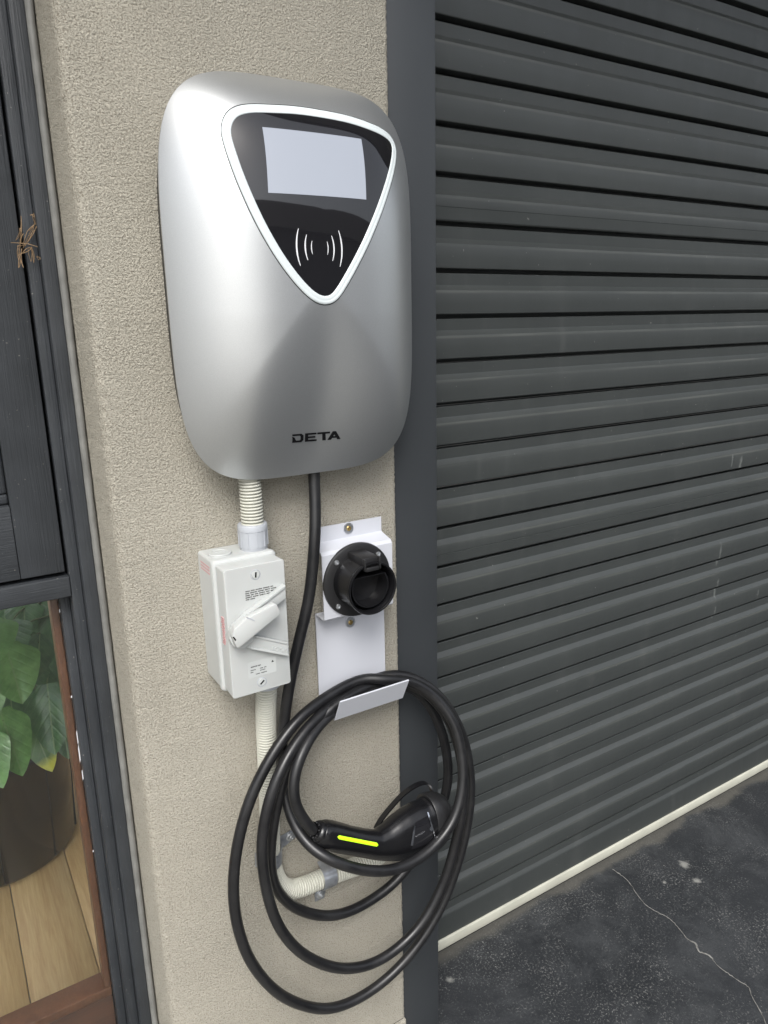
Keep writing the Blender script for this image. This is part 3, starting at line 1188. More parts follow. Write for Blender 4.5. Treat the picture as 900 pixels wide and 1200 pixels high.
cx1, cy1 = 0.3365, -0.030
up = empty('upper_conduit', (cx1, cy1, 1.07), 'short cream corrugated conduit from the isolator switch up into the charger', 'conduit')
corrugated('corrugated_pipe', [Vector((cx1 + 0.0006 * math.sin(i / 3), cy1, 1.085 + i * 0.01)) for i in range(11)], 0.0145, M['conduit'], up)
lathe('collar', [(0.0172, -0.003), (0.0180, 0.0), (0.0180, 0.0025), (0.0184, 0.003), (0.0186, 0.024), (0.0192, 0.0245), (0.0192, 0.031), (0.0183, 0.0325), (0.0150, 0.0325)],
      (cx1, cy1, 1.0715), (0, 0, 1), M['collar'], up, 40)
bmr = bmesh.new()
for k in range(10):
    a = 2 * math.pi * k / 10 + 0.2
    mt = Matrix.Translation((cx1, cy1, 0)) @ Matrix.Rotation(a, 4, 'Z')
    add_box(bmr, 0.0180, 0.0193, -0.0008, 0.0008, 1.0750, 1.0955, 0, 1, mt)
bm_obj('collar_rib', bmr, M['collar'], up, False)
adopt(up)

lo = empty('lower_conduit', (0.34, -0.016, 0.5), 'cream corrugated conduit running down the wall then bending right behind the cable', 'conduit')
lp = [Vector(p) for p in [(0.3425, -0.028, 0.885), (0.3425, -0.026, 0.865), (0.3422, -0.020, 0.835), (0.342, -0.0160, 0.80), (0.341, -0.0158, 0.75), (0.3395, -0.0158, 0.69), (0.3375, -0.0158, 0.64), (0.336, -0.0158, 0.597),
                          (0.3375, -0.0158, 0.566), (0.3455, -0.0158, 0.5375), (0.3620, -0.0158, 0.5190), (0.3850, -0.0158, 0.5125), (0.4060, -0.0158, 0.5115), (0.4400, -0.0158, 0.5100), (0.4750, -0.0158, 0.5060),
                          (0.5050, -0.0150, 0.5030), (0.5260, -0.0100, 0.5020), (0.5380, 0.0000, 0.5015), (0.5430, 0.0200, 0.5010)]]
corrugated('corrugated_pipe', catmull(lp, 12), 0.0147, M['conduit'], lo)
lathe('collar', [(0.0150, 0.0), (0.0182, 0.0), (0.0186, 0.004), (0.0184, 0.022), (0.0176, 0.024), (0.016, 0.026)], (0.3425, -0.028, 0.871), (0, 0, 1), M['collar'], lo, 40)
adopt(lo)


def saddle(name, c, axis, tabdir, label):
    """half round strap over the conduit with one screwed tab"""
    c, ax, td = Vector(c), Vector(axis).normalized(), Vector(tabdir).normalized()
    root = empty(name, c, label, 'pipe clip', 'metal saddle clips holding the lower conduit')
    out = Vector((0, -1, 0))
    r, hw, th = 0.0158, 0.0112, 0.0014
    prof = []
    prof.append(-td * (r + 0.004) + out * -0.0145)
    for k in range(0, 21):
        a = math.pi * k / 20
        prof.append(-td * (r * math.cos(a)) + out * (r * math.sin(a)))
    prof.append(td * r + out * -0.008)
    prof.append(td * (r + 0.0018) + out * -0.0128)
    prof.append(td * (r + 0.005) + out * -0.0142)
    prof.append(td * (r + 0.034) + out * -0.0142)
    V, F = [], []
    for i, p in enumerate(prof):
        a = prof[max(i - 1, 0)]
        b = prof[min(i + 1, len(prof) - 1)]
        t = (b - a).normalized()
        nrm = ax.cross(t)
        if nrm.dot(p - out * -0.02) < 0:
            nrm = -nrm
        ww = hw if i < len(prof) - 1 else hw * 0.72
        V += [c + p + ax * ww, c + p - ax * ww, c + p - ax * ww + nrm * th, c + p + ax * ww + nrm * th]
        if i:
            q = 4 * i
            for e in range(4):
                f = (e + 1) % 4
                F.append((q - 4 + e, q - 4 + f, q + f, q + e))
    F.append((0, 1, 2, 3))
    q = 4 * (len(prof) - 1)
    F.append((q + 3, q + 2, q + 1, q))
    o = mesh('strap', V, F, M['gal'], root, True, 40)
    bm = bmesh.new()
    bm.from_mesh(o.data)
    bmesh.ops.recalc_face_normals(bm, faces=bm.faces)
    bm.to_mesh(o.data)
    bm.free()
    sc = c + td * (r + 0.0235) + out * -0.013
    lathe('screw', [(0.0070, 0.0), (0.0074, 0.0008), (0.0072, 0.0016), (0.0050, 0.0024), (0.0046, 0.0026), (0.0038, 0.0042), (0.0022, 0.0050), (0.0010, 0.0044), (0.0008, 0.0036)],
          sc, (0, -1, 0), M['zinc'], root, 24)
    adopt(root)
    return root


saddle('saddle_clip', (0.3362, -0.0158, 0.588), (0.05, 0, 1), (1, 0, 0.28), 'dark metal saddle clip on the vertical conduit with its screw tab to the right')
saddle('saddle_clip', (0.4250, -0.0158, 0.5110), (1, 0, -0.04), (-0.16, 0, -1), 'shiny metal saddle clip on the horizontal conduit with its screw tab below')

# ------------------------------------------------------------------ isolator switch
IX0, IX1, IZ0, IZ1 = 0.271, 0.3535, 0.8965, 1.0705
iso = empty('isolator_switch', (0.312, 0, IZ0), 'pale grey weatherproof isolator switch box with a slanted rotary handle', 'switch')


def rbox(bm, x0, x1, z0, z1, rows, rad=0.005, seg=5):
    """rounded rectangle extruded along -y; rows: (y, inset)"""
    def loop(ins, y):
        pts = []
        r = max(rad - ins * 0.3, 0.001)
        for (cx_, cz_, a0) in ((x1 - ins - r, z1 - ins - r, 0), (x0 + ins + r, z1 - ins - r, 90), (x0 + ins + r, z0 + ins + r, 180), (x1 - ins - r, z0 + ins + r, 270)):
            for k in range(seg + 1):
                a = R_(a0 + 90 * k / seg)
                pts.append(bm.verts.new((cx_ + r * math.cos(a), y, cz_ + r * math.sin(a))))
        return pts
    prev = None
    for (y, ins) in rows:
        cur = loop(ins, y)
        if prev:
            n = len(cur)
            for i in range(n):
                j = (i + 1) % n
                bm.faces.new((prev[i], prev[j], cur[j], cur[i]))
        else:
            bm.faces.new(cur)
        prev = cur
    bm.faces.new(prev[::-1])


bm = bmesh.new()
rbox(bm, IX0, IX1, IZ0, IZ1, [(-0.0005, 0.0), (-0.050, 0.0), (-0.0505, 0.0006)], 0.004)
bm_obj('base', bm, M['plast'], iso)
bm = bmesh.new()
rbox(bm, IX0 - 0.0015, IX1 + 0.0015, IZ0 - 0.0015, IZ1 + 0.0015, [(-0.0512, 0.001), (-0.0518, 0.0), (-0.0560, 0.0), (-0.0580, 0.0010), (-0.0592, 0.0034), (-0.0600, 0.0060)], 0.006)
bm_obj('flange', bm, M['plast'], iso)
bm = bmesh.new()
rbox(bm, IX0 - 0.0005, IX1 + 0.0005, IZ0, IZ1, [(-0.0602, 0.0030), (-0.0890, 0.0022), (-0.0896, 0.0024), (-0.0900, 0.0030)], 0.004)
cover = bm_obj('cover', bm, M['plast'], iso, True, 30)
FY = -0.0900
# blanking cap on the top face
lathe('blanking_cap', [(0.0150, 0.0), (0.0152, 0.0022), (0.0146, 0.0030), (0.0100, 0.0032), (0.0095, 0.0026), (0.0005, 0.0026)], (0.2905, -0.029, IZ1), (0, 0, 1), M['plast'], iso, 36)
box('cap_slot', 0.2845, 0.2965, -0.0300, -0.0280, IZ1 + 0.0026, IZ1 + 0.0032, M['plast'], iso)


def pscrew(x, z, ang, dark):
    lathe('screw_recess', [(0.0066, -0.0010), (0.0066, 0.0003), (0.0060, 0.0006), (0.0056, 0.0002), (0.0055, -0.0008)], (x, FY, z), (0, -1, 0), M['collar'], iso, 32)
    s = lathe('screw', [(0.0052, -0.0010), (0.0052, 0.0003), (0.0048, 0.0009), (0.0008, 0.0011)], (x, FY, z), (0, -1, 0), M['plast'], iso, 28)
    mt = Matrix.Translation((x, 0, z)) @ Matrix.Rotation(R_(ang), 4, 'Y')
    bmx = bmesh.new()
    add_box(bmx, -0.0034, 0.0034, FY - 0.00125, FY - 0.0006, -0.0010, 0.0010, 0, 1, mt)
    bm_obj('slot', bmx, dark, s, False)


pscrew(0.3130, 1.0555, 96, M['print'])
pscrew(0.3120, 0.9115, -40, M['print'])
# printed warning lines: rows of tiny word-like marks, too small to be read in the photograph
rr = random.Random(12)


def marks(bm, x0, x1, z, h, gap=0.0012):
    x = x0
    while x < x1 - 0.001:
        wl = rr.uniform(0.003, 0.0085)
        xe = min(x + wl, x1)
        while x < xe:
            lw = rr.uniform(0.0005, 0.0009)
            zz0 = z + rr.choice([0, 0, h * 0.2])
            v = [bm.verts.new((x, FY - 0.00025, zz0)), bm.verts.new((x + lw * 0.72, FY - 0.00025, zz0)), bm.verts.new((x + lw * 0.72, FY - 0.00025, z + h)), bm.verts.new((x, FY - 0.00025, z + h))]
            bm.faces.new(v)
            x += lw
        x += gap


bm = bmesh.new()
for i, (a, b) in enumerate(((0.2985, 0.3345), (0.2982, 0.3388), (0.2982, 0.3382), (0.2982, 0.3378), (0.2982, 0.3100))):
    marks(bm, a, b, 1.0355 - i * 0.0027, 0.0014)
t1 = bm_obj('printed_warning', bm, M['print'], iso, False)
bm = bmesh.new()
marks(bm, 0.2985, 0.3120, 0.9345, 0.0017, 0.0006)
for (a, b, z) in ((0.2978, 0.3045, 0.9303), (0.2978, 0.3030, 0.9275), (0.3105, 0.3190, 0.9303), (0.3105, 0.3190, 0.9275), (0.3045, 0.3205, 0.9238)):
    marks(bm, a, b, z, 0.0013)
v = [bm.verts.new((x, FY - 0.00025, z)) for x, z in ((0.3262, 0.9350), (0.3298, 0.9350), (0.3280, 0.9378))]
bm.faces.new(v)
bm_obj('rating_print', bm, M['print'], iso, False)
box('rating_plate', 0.2945, 0.3325, FY - 0.0002, FY + 0.001, 0.9205, 0.9420, M['plast'], iso)
# faded red print on the left side faces
bm = bmesh.new()
for i in range(3):
    z = 1.0585 - i * 0.0042
    add_box(bm, IX0 - 0.0002, IX0 + 0.001, -0.044, -0.010, z, z + 0.0022)
o = bm_obj('side_print', bm, M['red'], iso, False)
bm = bmesh.new()
for i in range(11):
    add_box(bm, IX0 + 0.0009, IX0 + 0.003, -0.080 + 0.003 * rr.random(), -0.0685 - 0.003 * rr.random(), 0.968 + i * 0.0034, 0.968 + i * 0.0034 + 0.0018)
bm_obj('cover_print', bm, M['red'], iso, False)
# handle: pivot boss, two locking arms and the lever, built in a frame turned about the pivot


def px_prism(bm, pts, y0, y1, bev=0.0005):
    """outline measured in the photograph at depth FY - y1, pushed back to FY - y0"""
    P = [at(a, b, FY - y1) for a, b in pts]
    b_ = bmesh.new()
    extrude_poly(b_, P, (0, y1 - y0, 0))
    bmesh.ops.recalc_face_normals(b_, faces=b_.faces)
    if bev:
        bmesh.ops.bevel(b_, geom=b_.edges[:], offset=bev, segments=2, profile=0.5, affect='EDGES')
    me = bpy.data.meshes.new('t')
    b_.to_mesh(me)
    b_.free()
    bm.from_mesh(me)
    bpy.data.meshes.remove(me)


bm = bmesh.new()
px_prism(bm, [(283 + 13.5 * math.cos(R_(a)), 743 + 15.5 * math.sin(R_(a))) for a in range(0, 360, 12)], 0.0, 0.0055, 0.001)
bm_obj('pivot_boss', bm, M['plast'], iso, True, 40)
bm = bmesh.new()
px_prism(bm, [(284, 741), (300, 745.5), (337.2, 753.5), (338.2, 768.5), (294, 760.5), (284, 757)], 0.0, 0.0065)
arm = bm_obj('locking_arm', bm, M['plast'], iso, True, 40)
bm = bmesh.new()
px_prism(bm, [(300, 745), (337, 752.8), (337.1, 755.3), (300, 747.6)], 0.0060, 0.0080, 0.0003)
px_prism(bm, [(294, 758.2), (338, 766.4), (338.2, 769), (294, 760.8)], 0.0060, 0.0080, 0.0003)
bm_obj('arm_rib', bm, M['plast'], arm, True, 40)
lp0, lp1 = at(318, 761.5, FY - 0.0066), at(333, 764.6, FY - 0.0066)
lx = (lp1 - lp0).normalized()
text_obj('embossed_lettering', 'LOCK', 0.0078, lp0, lx, (-lx.z, 0, lx.x), M['plast'], arm, 0.0005)
bm = bmesh.new()
px_prism(bm, [(276, 735), (288, 721), (334.5, 686), (335, 701), (298, 730), (284, 745)], 0.0, 0.0095)
uarm = bm_obj('locking_arm', bm, M['plast'], iso, True, 40)
bm = bmesh.new()
px_prism(bm, [(289, 720.5), (334.4, 685.5), (334.6, 689), (291, 722.5)], 0.0090, 0.0118, 0.0004)
bm_obj('arm_rib', bm, M['plast'], uarm, True, 40)
bm = bmesh.new()
px_prism(bm, [(288, 722), (277, 732), (271, 741), (269.5, 750), (273, 757), (280, 761), (287, 759.5), (296, 752), (300, 735)], 0.0050, 0.0150, 0.0012)
bm_obj('handle_hub', bm, M['plast'], iso, True, 40)
bm = bmesh.new()
px_prism(bm, [(272.5, 746.5), (275.5, 737), (289, 725), (322, 707.5), (325, 709), (328.6, 717.5), (327.4, 721), (281.5, 759), (277.5, 759.3)], 0.0140, 0.0240, 0.0014)
lev = bm_obj('lever', bm, M['plast'], iso, True, 40)
bm = bmesh.new()
px_prism(bm, [(272.7, 746.8), (274.2, 746.2), (277.0, 750.0), (275.6, 751.4)], 0.0232, 0.02425, 0)
bm_obj('lever_notch', bm, M['print'], lev, False)
bm = bmesh.new()
px_prism(bm, [(289.3, 723.2), (295.5, 725.4), (298.6, 727.0), (298.2, 728.0), (289.2, 724.4)], 0.0230, 0.0243, 0)
bm_obj('lever_notch', bm, M['collar'], lev, False)
adopt(iso)

# ------------------------------------------------------------------ white bracket
BX0, BX1 = 0.4325, 0.5470
br = empty('cable_bracket', (0.49, 0, 0.80), 'white folded metal plate screwed to the wall, its bent lip holding the coil', 'bracket')


def folded(pts, th, x0, x1, bev=0.0007):
    """sheet metal: pts (y,z) of its outer face, given a thickness"""
    n = len(pts)
    P = [Vector((0, y, z)) for y, z in pts]
    inner = []
    for i in range(n):
        a = P[i] - P[i - 1] if i else P[1] - P[0]
        b = P[i + 1] - P[i] if i < n - 1 else P[-1] - P[-2]
        na = Vector((0, -a.z, a.y)).normalized()
        nb = Vector((0, -b.z, b.y)).normalized()
        m = (na + nb).normalized()
        inner.append(P[i] + m * (th / max(m.dot(na), 0.4)))
    b_ = bmesh.new()
    ring = P + inner[::-1]
    extrude_poly(b_, [p + Vector((x0, 0, 0)) for p in ring], (x1 - x0, 0, 0))
    return b_


top = folded([(-0.0035, 1.0745), (-0.0035, 1.0515), (-0.0070, 1.0495), (-0.0290, 1.0440), (-0.0320, 1.0405), (-0.0320, 0.9480), (-0.0300, 0.9460)], -0.0020, BX0, BX1)
bmesh.ops.recalc_face_normals(top, faces=top.faces)
bm_obj('holster_plate', top, M['white'], br, True, 25)
low = folded([(-0.0045, 0.9475), (-0.0045, 0.8060), (-0.0060, 0.8040), (-0.0520, 0.7995), (-0.0550, 0.8010), (-0.0735, 0.8380)], -0.0022, BX0 - 0.0005, BX1 + 0.0005)
bmesh.ops.recalc_face_normals(low, faces=low.faces)
bm_obj('hook_plate', low, M['white'], br, True, 25)
box('return_flange', BX0, BX1, -0.0315, -0.0050, 0.9450, 0.9468, M['white'], br)


def fixing(x, y, z, name='screw'):
    s = lathe(name, [(0.0030, 0.0), (0.0078, 0.0), (0.0080, 0.0006), (0.0076, 0.0014), (0.0042, 0.0016)], (x, y, z), (0, -1, 0), M['zinc'], br, 28)
    h = lathe('screw_head', [(0.0038, 0.0010), (0.0038, 0.0024), (0.0030, 0.0032), (0.0012, 0.0034), (0.0009, 0.0026)], (x, y, z), (0, -1, 0), M['brass'], s, 18)
    return s


fixing(0.4910, -0.0057, 1.0660, 'washer')
fixing(0.4880, -0.0069, 0.9220, 'washer')
adopt(br)

# ------------------------------------------------------------------ holster
HX, HZ, HY = 0.4865, 0.9975, -0.0322
hs = empty('connector_holster', (HX, HY, HZ), 'round black plastic empty connector holster mounted on the white bracket', 'holster')
lathe('flange', [(0.030, 0.0), (0.0535, 0.0), (0.0545, 0.0010), (0.0540, 0.0052), (0.0525, 0.0062), (0.0400, 0.0066), (0.0385, 0.0066)], (HX, HY, HZ), (0, -1, 0), M['blackp'], hs, 72)
ox, oz = HX - 0.003, HZ + 0.0015
lathe('barrel', [(0.0372, 0.004), (0.0372, 0.0120), (0.0366, 0.0140), (0.0364, 0.0440), (0.0376, 0.0455), (0.0380, 0.0510), (0.0374, 0.0525), (0.0355, 0.0525), (0.0345, 0.0510), (0.0340, 0.0200), (0.0150, 0.0170), (0.001, 0.0165)],
      (ox, HY, oz), (0, -1, 0), M['blacks'], hs, 72)
# inner socket: flat-topped type 2 shape standing inside the barrel
b_ = bmesh.new()
pts = []
for k in range(49):
    a = R_(35 - 250 * k / 48 + 0)
    pts.append((0.0295 * math.cos(a), 0.0295 * math.sin(a)))
outer = [Vector((ox + x, HY - 0.0450, oz + z)) for x, z in pts if z < 0.0205] 
innr = [Vector((ox + x * 0.93, HY - 0.0450, oz + z * 0.93)) for x, z in pts if z < 0.0205]
n = len(outer)
lo_, li_, lo2, li2 = [[b_.verts.new(p + Vector((0, d, 0))) for p in q] for q, d in ((outer, 0), (innr, 0), (outer, 0.027), (innr, 0.027))]
for i in range(n):
    j = (i + 1) % n
    b_.faces.new((lo_[i], lo_[j], li_[j], li_[i]))
    b_.faces.new((lo_[j], lo_[i], lo2[i], lo2[j]))
    b_.faces.new((li_[i], li_[j], li2[j], li2[i]))
bm_obj('socket_wall', b_, M['blacks'], hs, True, 40)
# latch housing on top
bm = bmesh.new()
add_box(bm, ox - 0.0130, ox + 0.0130, HY - 0.0480, HY - 0.0050, oz + 0.0300, oz + 0.0440, 0.0022)
lt = bm_obj('latch_housing', bm, M['blackp'], hs, True, 40)
box('latch_side', ox - 0.0130, ox - 0.0105, HY - 0.0535, HY - 0.0460, oz + 0.0270, oz + 0.0435, M['blackp'], lt, 0.0006)
box('latch_side', ox + 0.0105, ox + 0.0130, HY - 0.0535, HY - 0.0460, oz + 0.0270, oz + 0.0435, M['blackp'], lt, 0.0006)
box('latch_catch', ox - 0.0100, ox + 0.0100, HY - 0.0530, HY - 0.0480, oz + 0.0255, oz + 0.0310, M['blackp'], lt, 0.0008)
for (dx, dz) in ((-0.034, 0.0325), (0.034, 0.0325), (-0.034, -0.0325), (0.034, -0.0325)):
    lathe('screw', [(0.0036, 0.0055), (0.0038, 0.0070), (0.0034, 0.0082), (0.0015, 0.0086), (0.0012, 0.0074)], (HX + dx, HY, HZ + dz), (0, -1, 0), M['zinc'], hs, 16)
adopt(hs)

# ------------------------------------------------------------------ charging cable and connector
cab = empty('charging_cable', (0.45, -0.05, 0.80), 'thick black cable coiled over the white bracket, its black connector tucked in the coil', 'cable')
r4 = lambda a, b: (230 + a / 2.5714, 780 + b / 2.5714)
path = [(368, 545, -.034), (368.5, 570, -.036), (369.5, 605, -.044), (368, 645, -.050), (362, 700, -.047), (352, 745, -.045), (341, 795, -.042), (333, 845, -.038), (330, 890, -.038),
        (333, 925, -.046), (344, 963, -.066), (362, 990, -.092), (387, 1007, -.116), (424, 1019, -.128), (463, 1019, -.128), (502, 998, -.126), (532, 959, -.120),
        (543, 908, -.108), (535, 855, -.088), (514, 822, -.066), (486, 801, -.050), (452, 797, -.046)]
# outermost loop
path += [(*r4(500, 42), -.032), (*r4(405, 86), -.036), (*r4(300, 168), -.050), (*r4(205, 310), -.060), (*r4(140, 470), -.064), (*r4(112, 640), -.064), (*r4(128, 800), -.060),
         (*r4(182, 920), -.055), (*r4(275, 1003), -.052), (*r4(400, 1033), -.050), (*r4(520, 985), -.052), (*r4(632, 885), -.054), (*r4(732, 740), -.056), (*r4(790, 590), -.056),
         (*r4(822, 440), -.056), (*r4(824, 320), -.054), (*r4(800, 205), -.050), (*r4(748, 110), -.044), (*r4(680, 52), -.034), (*r4(600, 28), -.020)]
# second loop
path += [(*r4(520, 50), -.018), (*r4(425, 105), -.040), (*r4(320, 205), -.060), (*r4(240, 350), -.078), (*r4(200, 520), -.082), (*r4(213, 680), -.080), (*r4(258, 800), -.076),
         (*r4(340, 880), -.072), (*r4(450, 914), -.070), (*r4(560, 885), -.072), (*r4(668, 790), -.074), (*r4(742, 660), -.076), (*r4(785, 520), -.078), (*r4(806, 400), -.078),
         (*r4(800, 290), -.074), (*r4(768, 180), -.066), (*r4(705, 95), -.052), (*r4(620, 50), -.036), (*r4(540, 55), -.030)]
# third loop, behind the others
path += [(*r4(440, 105), -.046), (*r4(345, 195), -.052), (*r4(265, 340), -.056), (*r4(228, 500), -.056), (*r4(226, 620), -.052), (*r4(258, 695), -.046), (*r4(325, 742), -.040),
         (*r4(410, 753), -.036), (*r4(500, 722), -.034), (*r4(600, 650), -.034), (*r4(680, 545), -.034), (*r4(735, 440), -.036), (*r4(757, 350), -.036), (*r4(755, 270), -.036),
         (*r4(735, 185), -.036), (*r4(695, 110), -.034), (*r4(640, 66), -.034), (*r4(560, 72), -.036)]
# last run down to the connector
path += [(*r4(470, 100), -.040), (*r4(380, 170), -.054), (*r4(320, 260), -.074), (*r4(293, 350), -.084), (*r4(300, 420), -.090), (*r4(328, 470), -.092), (*r4(352, 497), -.092)]
pts = catmull([at(*p) for p in path], 14)
pts, _ = resample(pts, step=0.006)
# ease the spline
for _ in range(6):
    pts[1:-1] = (pts[:-2] + 2 * pts[1:-1] + pts[2:]) / 4
for i in range(20, len(pts) - 6):
    q = Vector((i * 0.035, 3.1, 0))
    pts[i] += np.array([noise.noise(q), 0.6 * noise.noise(q + Vector((0, 9, 0))), noise.noise(q + Vector((0, 0, 9)))]) * 0.0022 * min(1, (i - 20) / 20, (len(pts) - 6 - i) / 20)
tube('cord', pts, 0.0079, M['rubber'], cab, 18)

# connector body: elliptical sections lofted along a bent axis
def loft(name, secs, mat, parent, sides=40, expo=2.3, sharp=None):
    """secs: (centre, tangent, half height, half depth)"""
    V, F = [], []
    for (c, t, a, b) in secs:
        c, t = Vector(c), Vector(t).normalized()
        out = Vector((0, -1, 0))
        out = (out - t * out.dot(t)).normalized()
        up = out.cross(t)
        if up.z < 0:
            up = -up
        for k in range(sides):
            g_ = 2 * math.pi * k / sides
            cc, ss = math.cos(g_), math.sin(g_)
            q = (abs(cc) ** expo + abs(ss) ** expo) ** (-1 / expo)
            V.append(c + up * (a * q * ss) + out * (b * q * cc))
    n = len(secs)
    for i in range(n - 1):
        for k in range(sides):
            a, b = i * sides + k, i * sides + (k + 1) % sides
            F.append((a, b, b + sides, a + sides))
    F.append(tuple(range(sides))[::-1])
    F.append(tuple((n - 1) * sides + k for k in range(sides)))
    o = mesh(name, V, F, mat, parent, True, sharp)
    bm = bmesh.new()
    bm.from_mesh(o.data)
    bmesh.ops.recalc_face_normals(bm, faces=bm.faces)
    bm.to_mesh(o.data)
    bm.free()
    return o


CYD = -0.092
key = [  # px centre, half height px, half depth m
    (374, 974.5, 12.5, 0.0145), (378, 976, 15.0, 0.0170), (384, 978, 16.3, 0.0180), (394, 981, 16.8, 0.0182), (408, 984.5, 16.2, 0.0175), (424, 987.5, 15.8, 0.0172), (438, 989.5, 16.6, 0.0178),
    (450, 987, 21.5, 0.0210), (462, 982.5, 27.0, 0.0245), (474, 977, 31.0, 0.0268), (486, 972, 33.5, 0.0282), (496, 968.5, 33.5, 0.0290), (503, 964.5, 34.0, 0.0292)]
secs = []
kc = [at(a, b, CYD + 0.004 * min(1, max(0, (a - 440) / 60))) for a, b, _, _ in key]
for i, (a, b, hh, dd) in enumerate(key):
    t = kc[min(i + 1, len(kc) - 1)] - kc[max(i - 1, 0)]
    depth = (kc[i] - CAM).dot(CF)
    secs.append((kc[i], t, hh * depth / FPX * 1.0, dd))
# densify
dense = []
for i in range(len(secs) - 1):
    for k in range(4):
        u = k / 4
        dense.append((secs[i][0].lerp(secs[i + 1][0], u), secs[i][1].normalized().lerp(secs[i + 1][1].normalized(), u), secs[i][2] * (1 - u) + secs[i + 1][2] * u, secs[i][3] * (1 - u) + secs[i + 1][3] * u))
dense.append(secs[-1])
body = loft('connector_body', dense, M['blacks'], cab)


def surf(px, py, lift=0.0006, near=-0.135):
    """first point of the connector body seen along a line through the photograph"""
    r = (CX * (px - 450) + CD * (py - 600) + CF * FPX).normalized()
    ok, loc, nrm, _ = body.ray_cast(CAM, r)
    if ok:
        return loc - r * lift, nrm
    return at(px, py, -0.11), Vector((0, -1, 0))


# dust cap over the head
t0 = (kc[-1] - kc[-3]).normalized()
e = kc[-1] + Vector((0, 0.002, 0))
hh0, dd0 = secs[-1][2], secs[-1][3]
caps = [(e - t0 * 0.0045, t0, hh0 * 0.97, dd0 * 0.97), (e - t0 * 0.0045, t0, hh0 + 0.0022, dd0 + 0.0022), (e - t0 * 0.0035, t0, hh0 + 0.0028, dd0 + 0.0028), (e + t0 * 0.008, t0, hh0 + 0.0020, dd0 + 0.0022),
        (e + t0 * 0.020, t0, hh0 - 0.0020, dd0 - 0.001), (e + t0 * 0.029, t0, hh0 * 0.80, dd0 * 0.82), (e + t0 * 0.0345, t0, hh0 * 0.60, dd0 * 0.62), (e + t0 * 0.0365, t0, hh0 * 0.30, dd0 * 0.3)]
dcap = loft('dust_cap', caps, M['blackp'], cab, sharp=50)
# strap loop of the cap
st = [at(*p) for p in [(440, 972, -.070), (446, 961, -.068), (457, 947, -.064), (473, 930, -.060), (488, 920, -.058), (498, 917.5, -.060), (504, 922, -.066), (507, 931, -.074)]]
stc = catmull(st, 8)
V, F = [], []
for i, p in enumerate(stc):
    t = (stc[min(i + 1, len(stc) - 1)] - stc[max(i - 1, 0)]).normalized()
    wv = Vector((0, 1, 0)).cross(t).normalized() * 0.0012
    dv = Vector((0, 0.0045, 0))
    V += [p + wv + dv, p + wv - dv, p - wv - dv, p - wv + dv]
    if i:
        q = 4 * i
        for e_ in range(4):
            f_ = (e_ + 1) % 4
            F.append((q - 4 + e_, q - 4 + f_, q + f_, q + e_))
so_ = mesh('cap_strap', V, F, M['blacks'], cab, True, 50)
bm = bmesh.new()
bm.from_mesh(so_.data)
bmesh.ops.recalc_face_normals(bm, faces=bm.faces)
bm.to_mesh(so_.data)
bm.free()
# ribbed gland where the cord enters
g0, g1 = kc[0], (kc[0] - kc[2]).normalized()
lathe('cable_gland', [(0.0150, -0.002), (0.0152, 0.002), (0.0142, 0.0045), (0.0130, 0.0055), (0.0124, 0.0062), (0.0112, 0.0070), (0.0080, 0.0072)], g0, g1, M['blacks'], cab, 36)
bm = bmesh.new()
u_ = g1.orthogonal().normalized()
v_ = g1.cross(u_)
for k in range(9):
    a = 2 * math.pi * k / 9
    d = u_ * math.cos(a) + v_ * math.sin(a)
    s_ = g1.cross(d)
    mt = Matrix((d, s_, g1)).transposed().to_4x4()
    mt.translation = g0
    add_box(bm, 0.0078, 0.0120, -0.0014, 0.0014, 0.0055, 0.0110, 0.0004, 1, mt)
bm_obj('gland_rib', bm, M['blacks'], cab, True, 40)
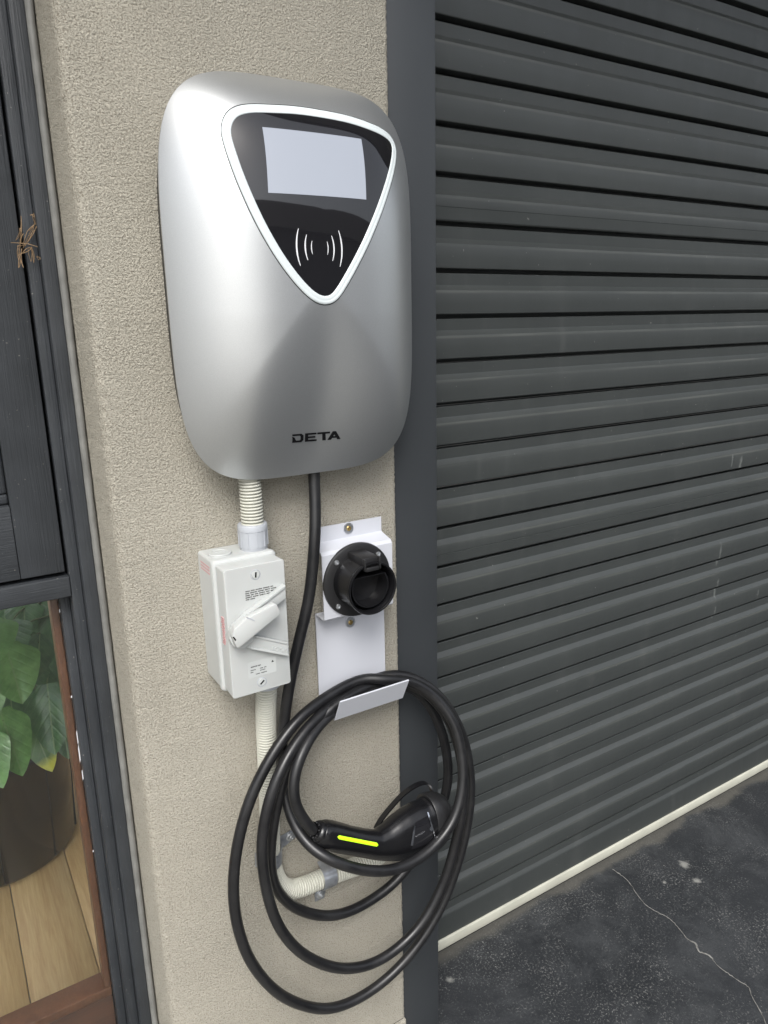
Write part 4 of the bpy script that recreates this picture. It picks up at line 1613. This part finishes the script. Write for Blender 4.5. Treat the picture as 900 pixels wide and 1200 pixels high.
# lime strip along the handle
V, F = [], []
ns = 26
for i in range(ns + 1):
    u = i / ns
    px_, py_ = 395.5 + (443.5 - 395.5) * u, 980.8 + (990.2 - 980.8) * u
    e2 = min(u, 1 - u) * 48
    hw_ = 2.35 * (math.sqrt(max(0, 1 - (1 - e2 / 2.35) ** 2)) if e2 < 2.35 else 1)
    for q, l_ in ((-1, .0003), (-0.6, .0010), (0.6, .0010), (1, .0003)):
        p, _n = surf(px_, py_ + q * max(hw_, 0.05), l_)
        V.append(p)
    if i:
        a = 4 * i
        for k in range(3):
            F.append((a - 4 + k, a - 3 + k, a + 1 + k, a + k))
mesh('light_strip', V, F, M['green'], body, True)
# glossy logo panel with two bright side trims and small silver lettering
quad = [(487.5, 964), (501, 956), (509.0, 986), (482, 996)]


def patch(name, q, mat, lift, parent, n=8):
    V, F = [], []
    for j in range(n + 1):
        for i in range(n + 1):
            a, b = i / n, j / n
            X_ = (q[0][0] * (1 - a) + q[1][0] * a) * (1 - b) + (q[3][0] * (1 - a) + q[2][0] * a) * b
            Y_ = (q[0][1] * (1 - a) + q[1][1] * a) * (1 - b) + (q[3][1] * (1 - a) + q[2][1] * a) * b
            V.append(surf(X_, Y_, lift)[0])
    for j in range(n):
        for i in range(n):
            a = j * (n + 1) + i
            F.append((a, a + n + 1, a + n + 2, a + 1))
    return mesh(name, V, F, mat, parent, True)


lpn = patch('logo_panel', quad, M['glassb'], 0.0008, body)
patch('trim', [(485.4, 967.5), (487.0, 968), (484.0, 991), (481.3, 991.0)], M['chrome'], 0.0014, body, 6)
patch('trim', [(500.6, 951.5), (502.2, 952), (511.2, 982), (509.6, 983)], M['chrome'], 0.0014, body, 6)
# small silver word and diamond emblem
p0, n0 = surf(487.5, 981.5, 0.0016)
p1, _n = surf(502.5, 973.0, 0.0016)
xd = (p1 - p0).normalized()
zd = n0.cross(xd)
if zd.z < 0:
    zd = -zd
text_obj('lettering', 'autosolar', 0.0044, p0, xd, zd, M['chrome'], body, 0.0002)
patch('emblem', [(505.3, 968.2), (507.4, 971.5), (505.4, 974.4), (503.2, 971.5)], M['chrome'], 0.0016, body, 2)
adopt(cab)

# nested parts inherit their parent's inverse offset: nothing else to do for grandchildren,
# whose parents carry only the offset to their root
for o in C.objects:
    if '_done' in o:
        del o['_done']
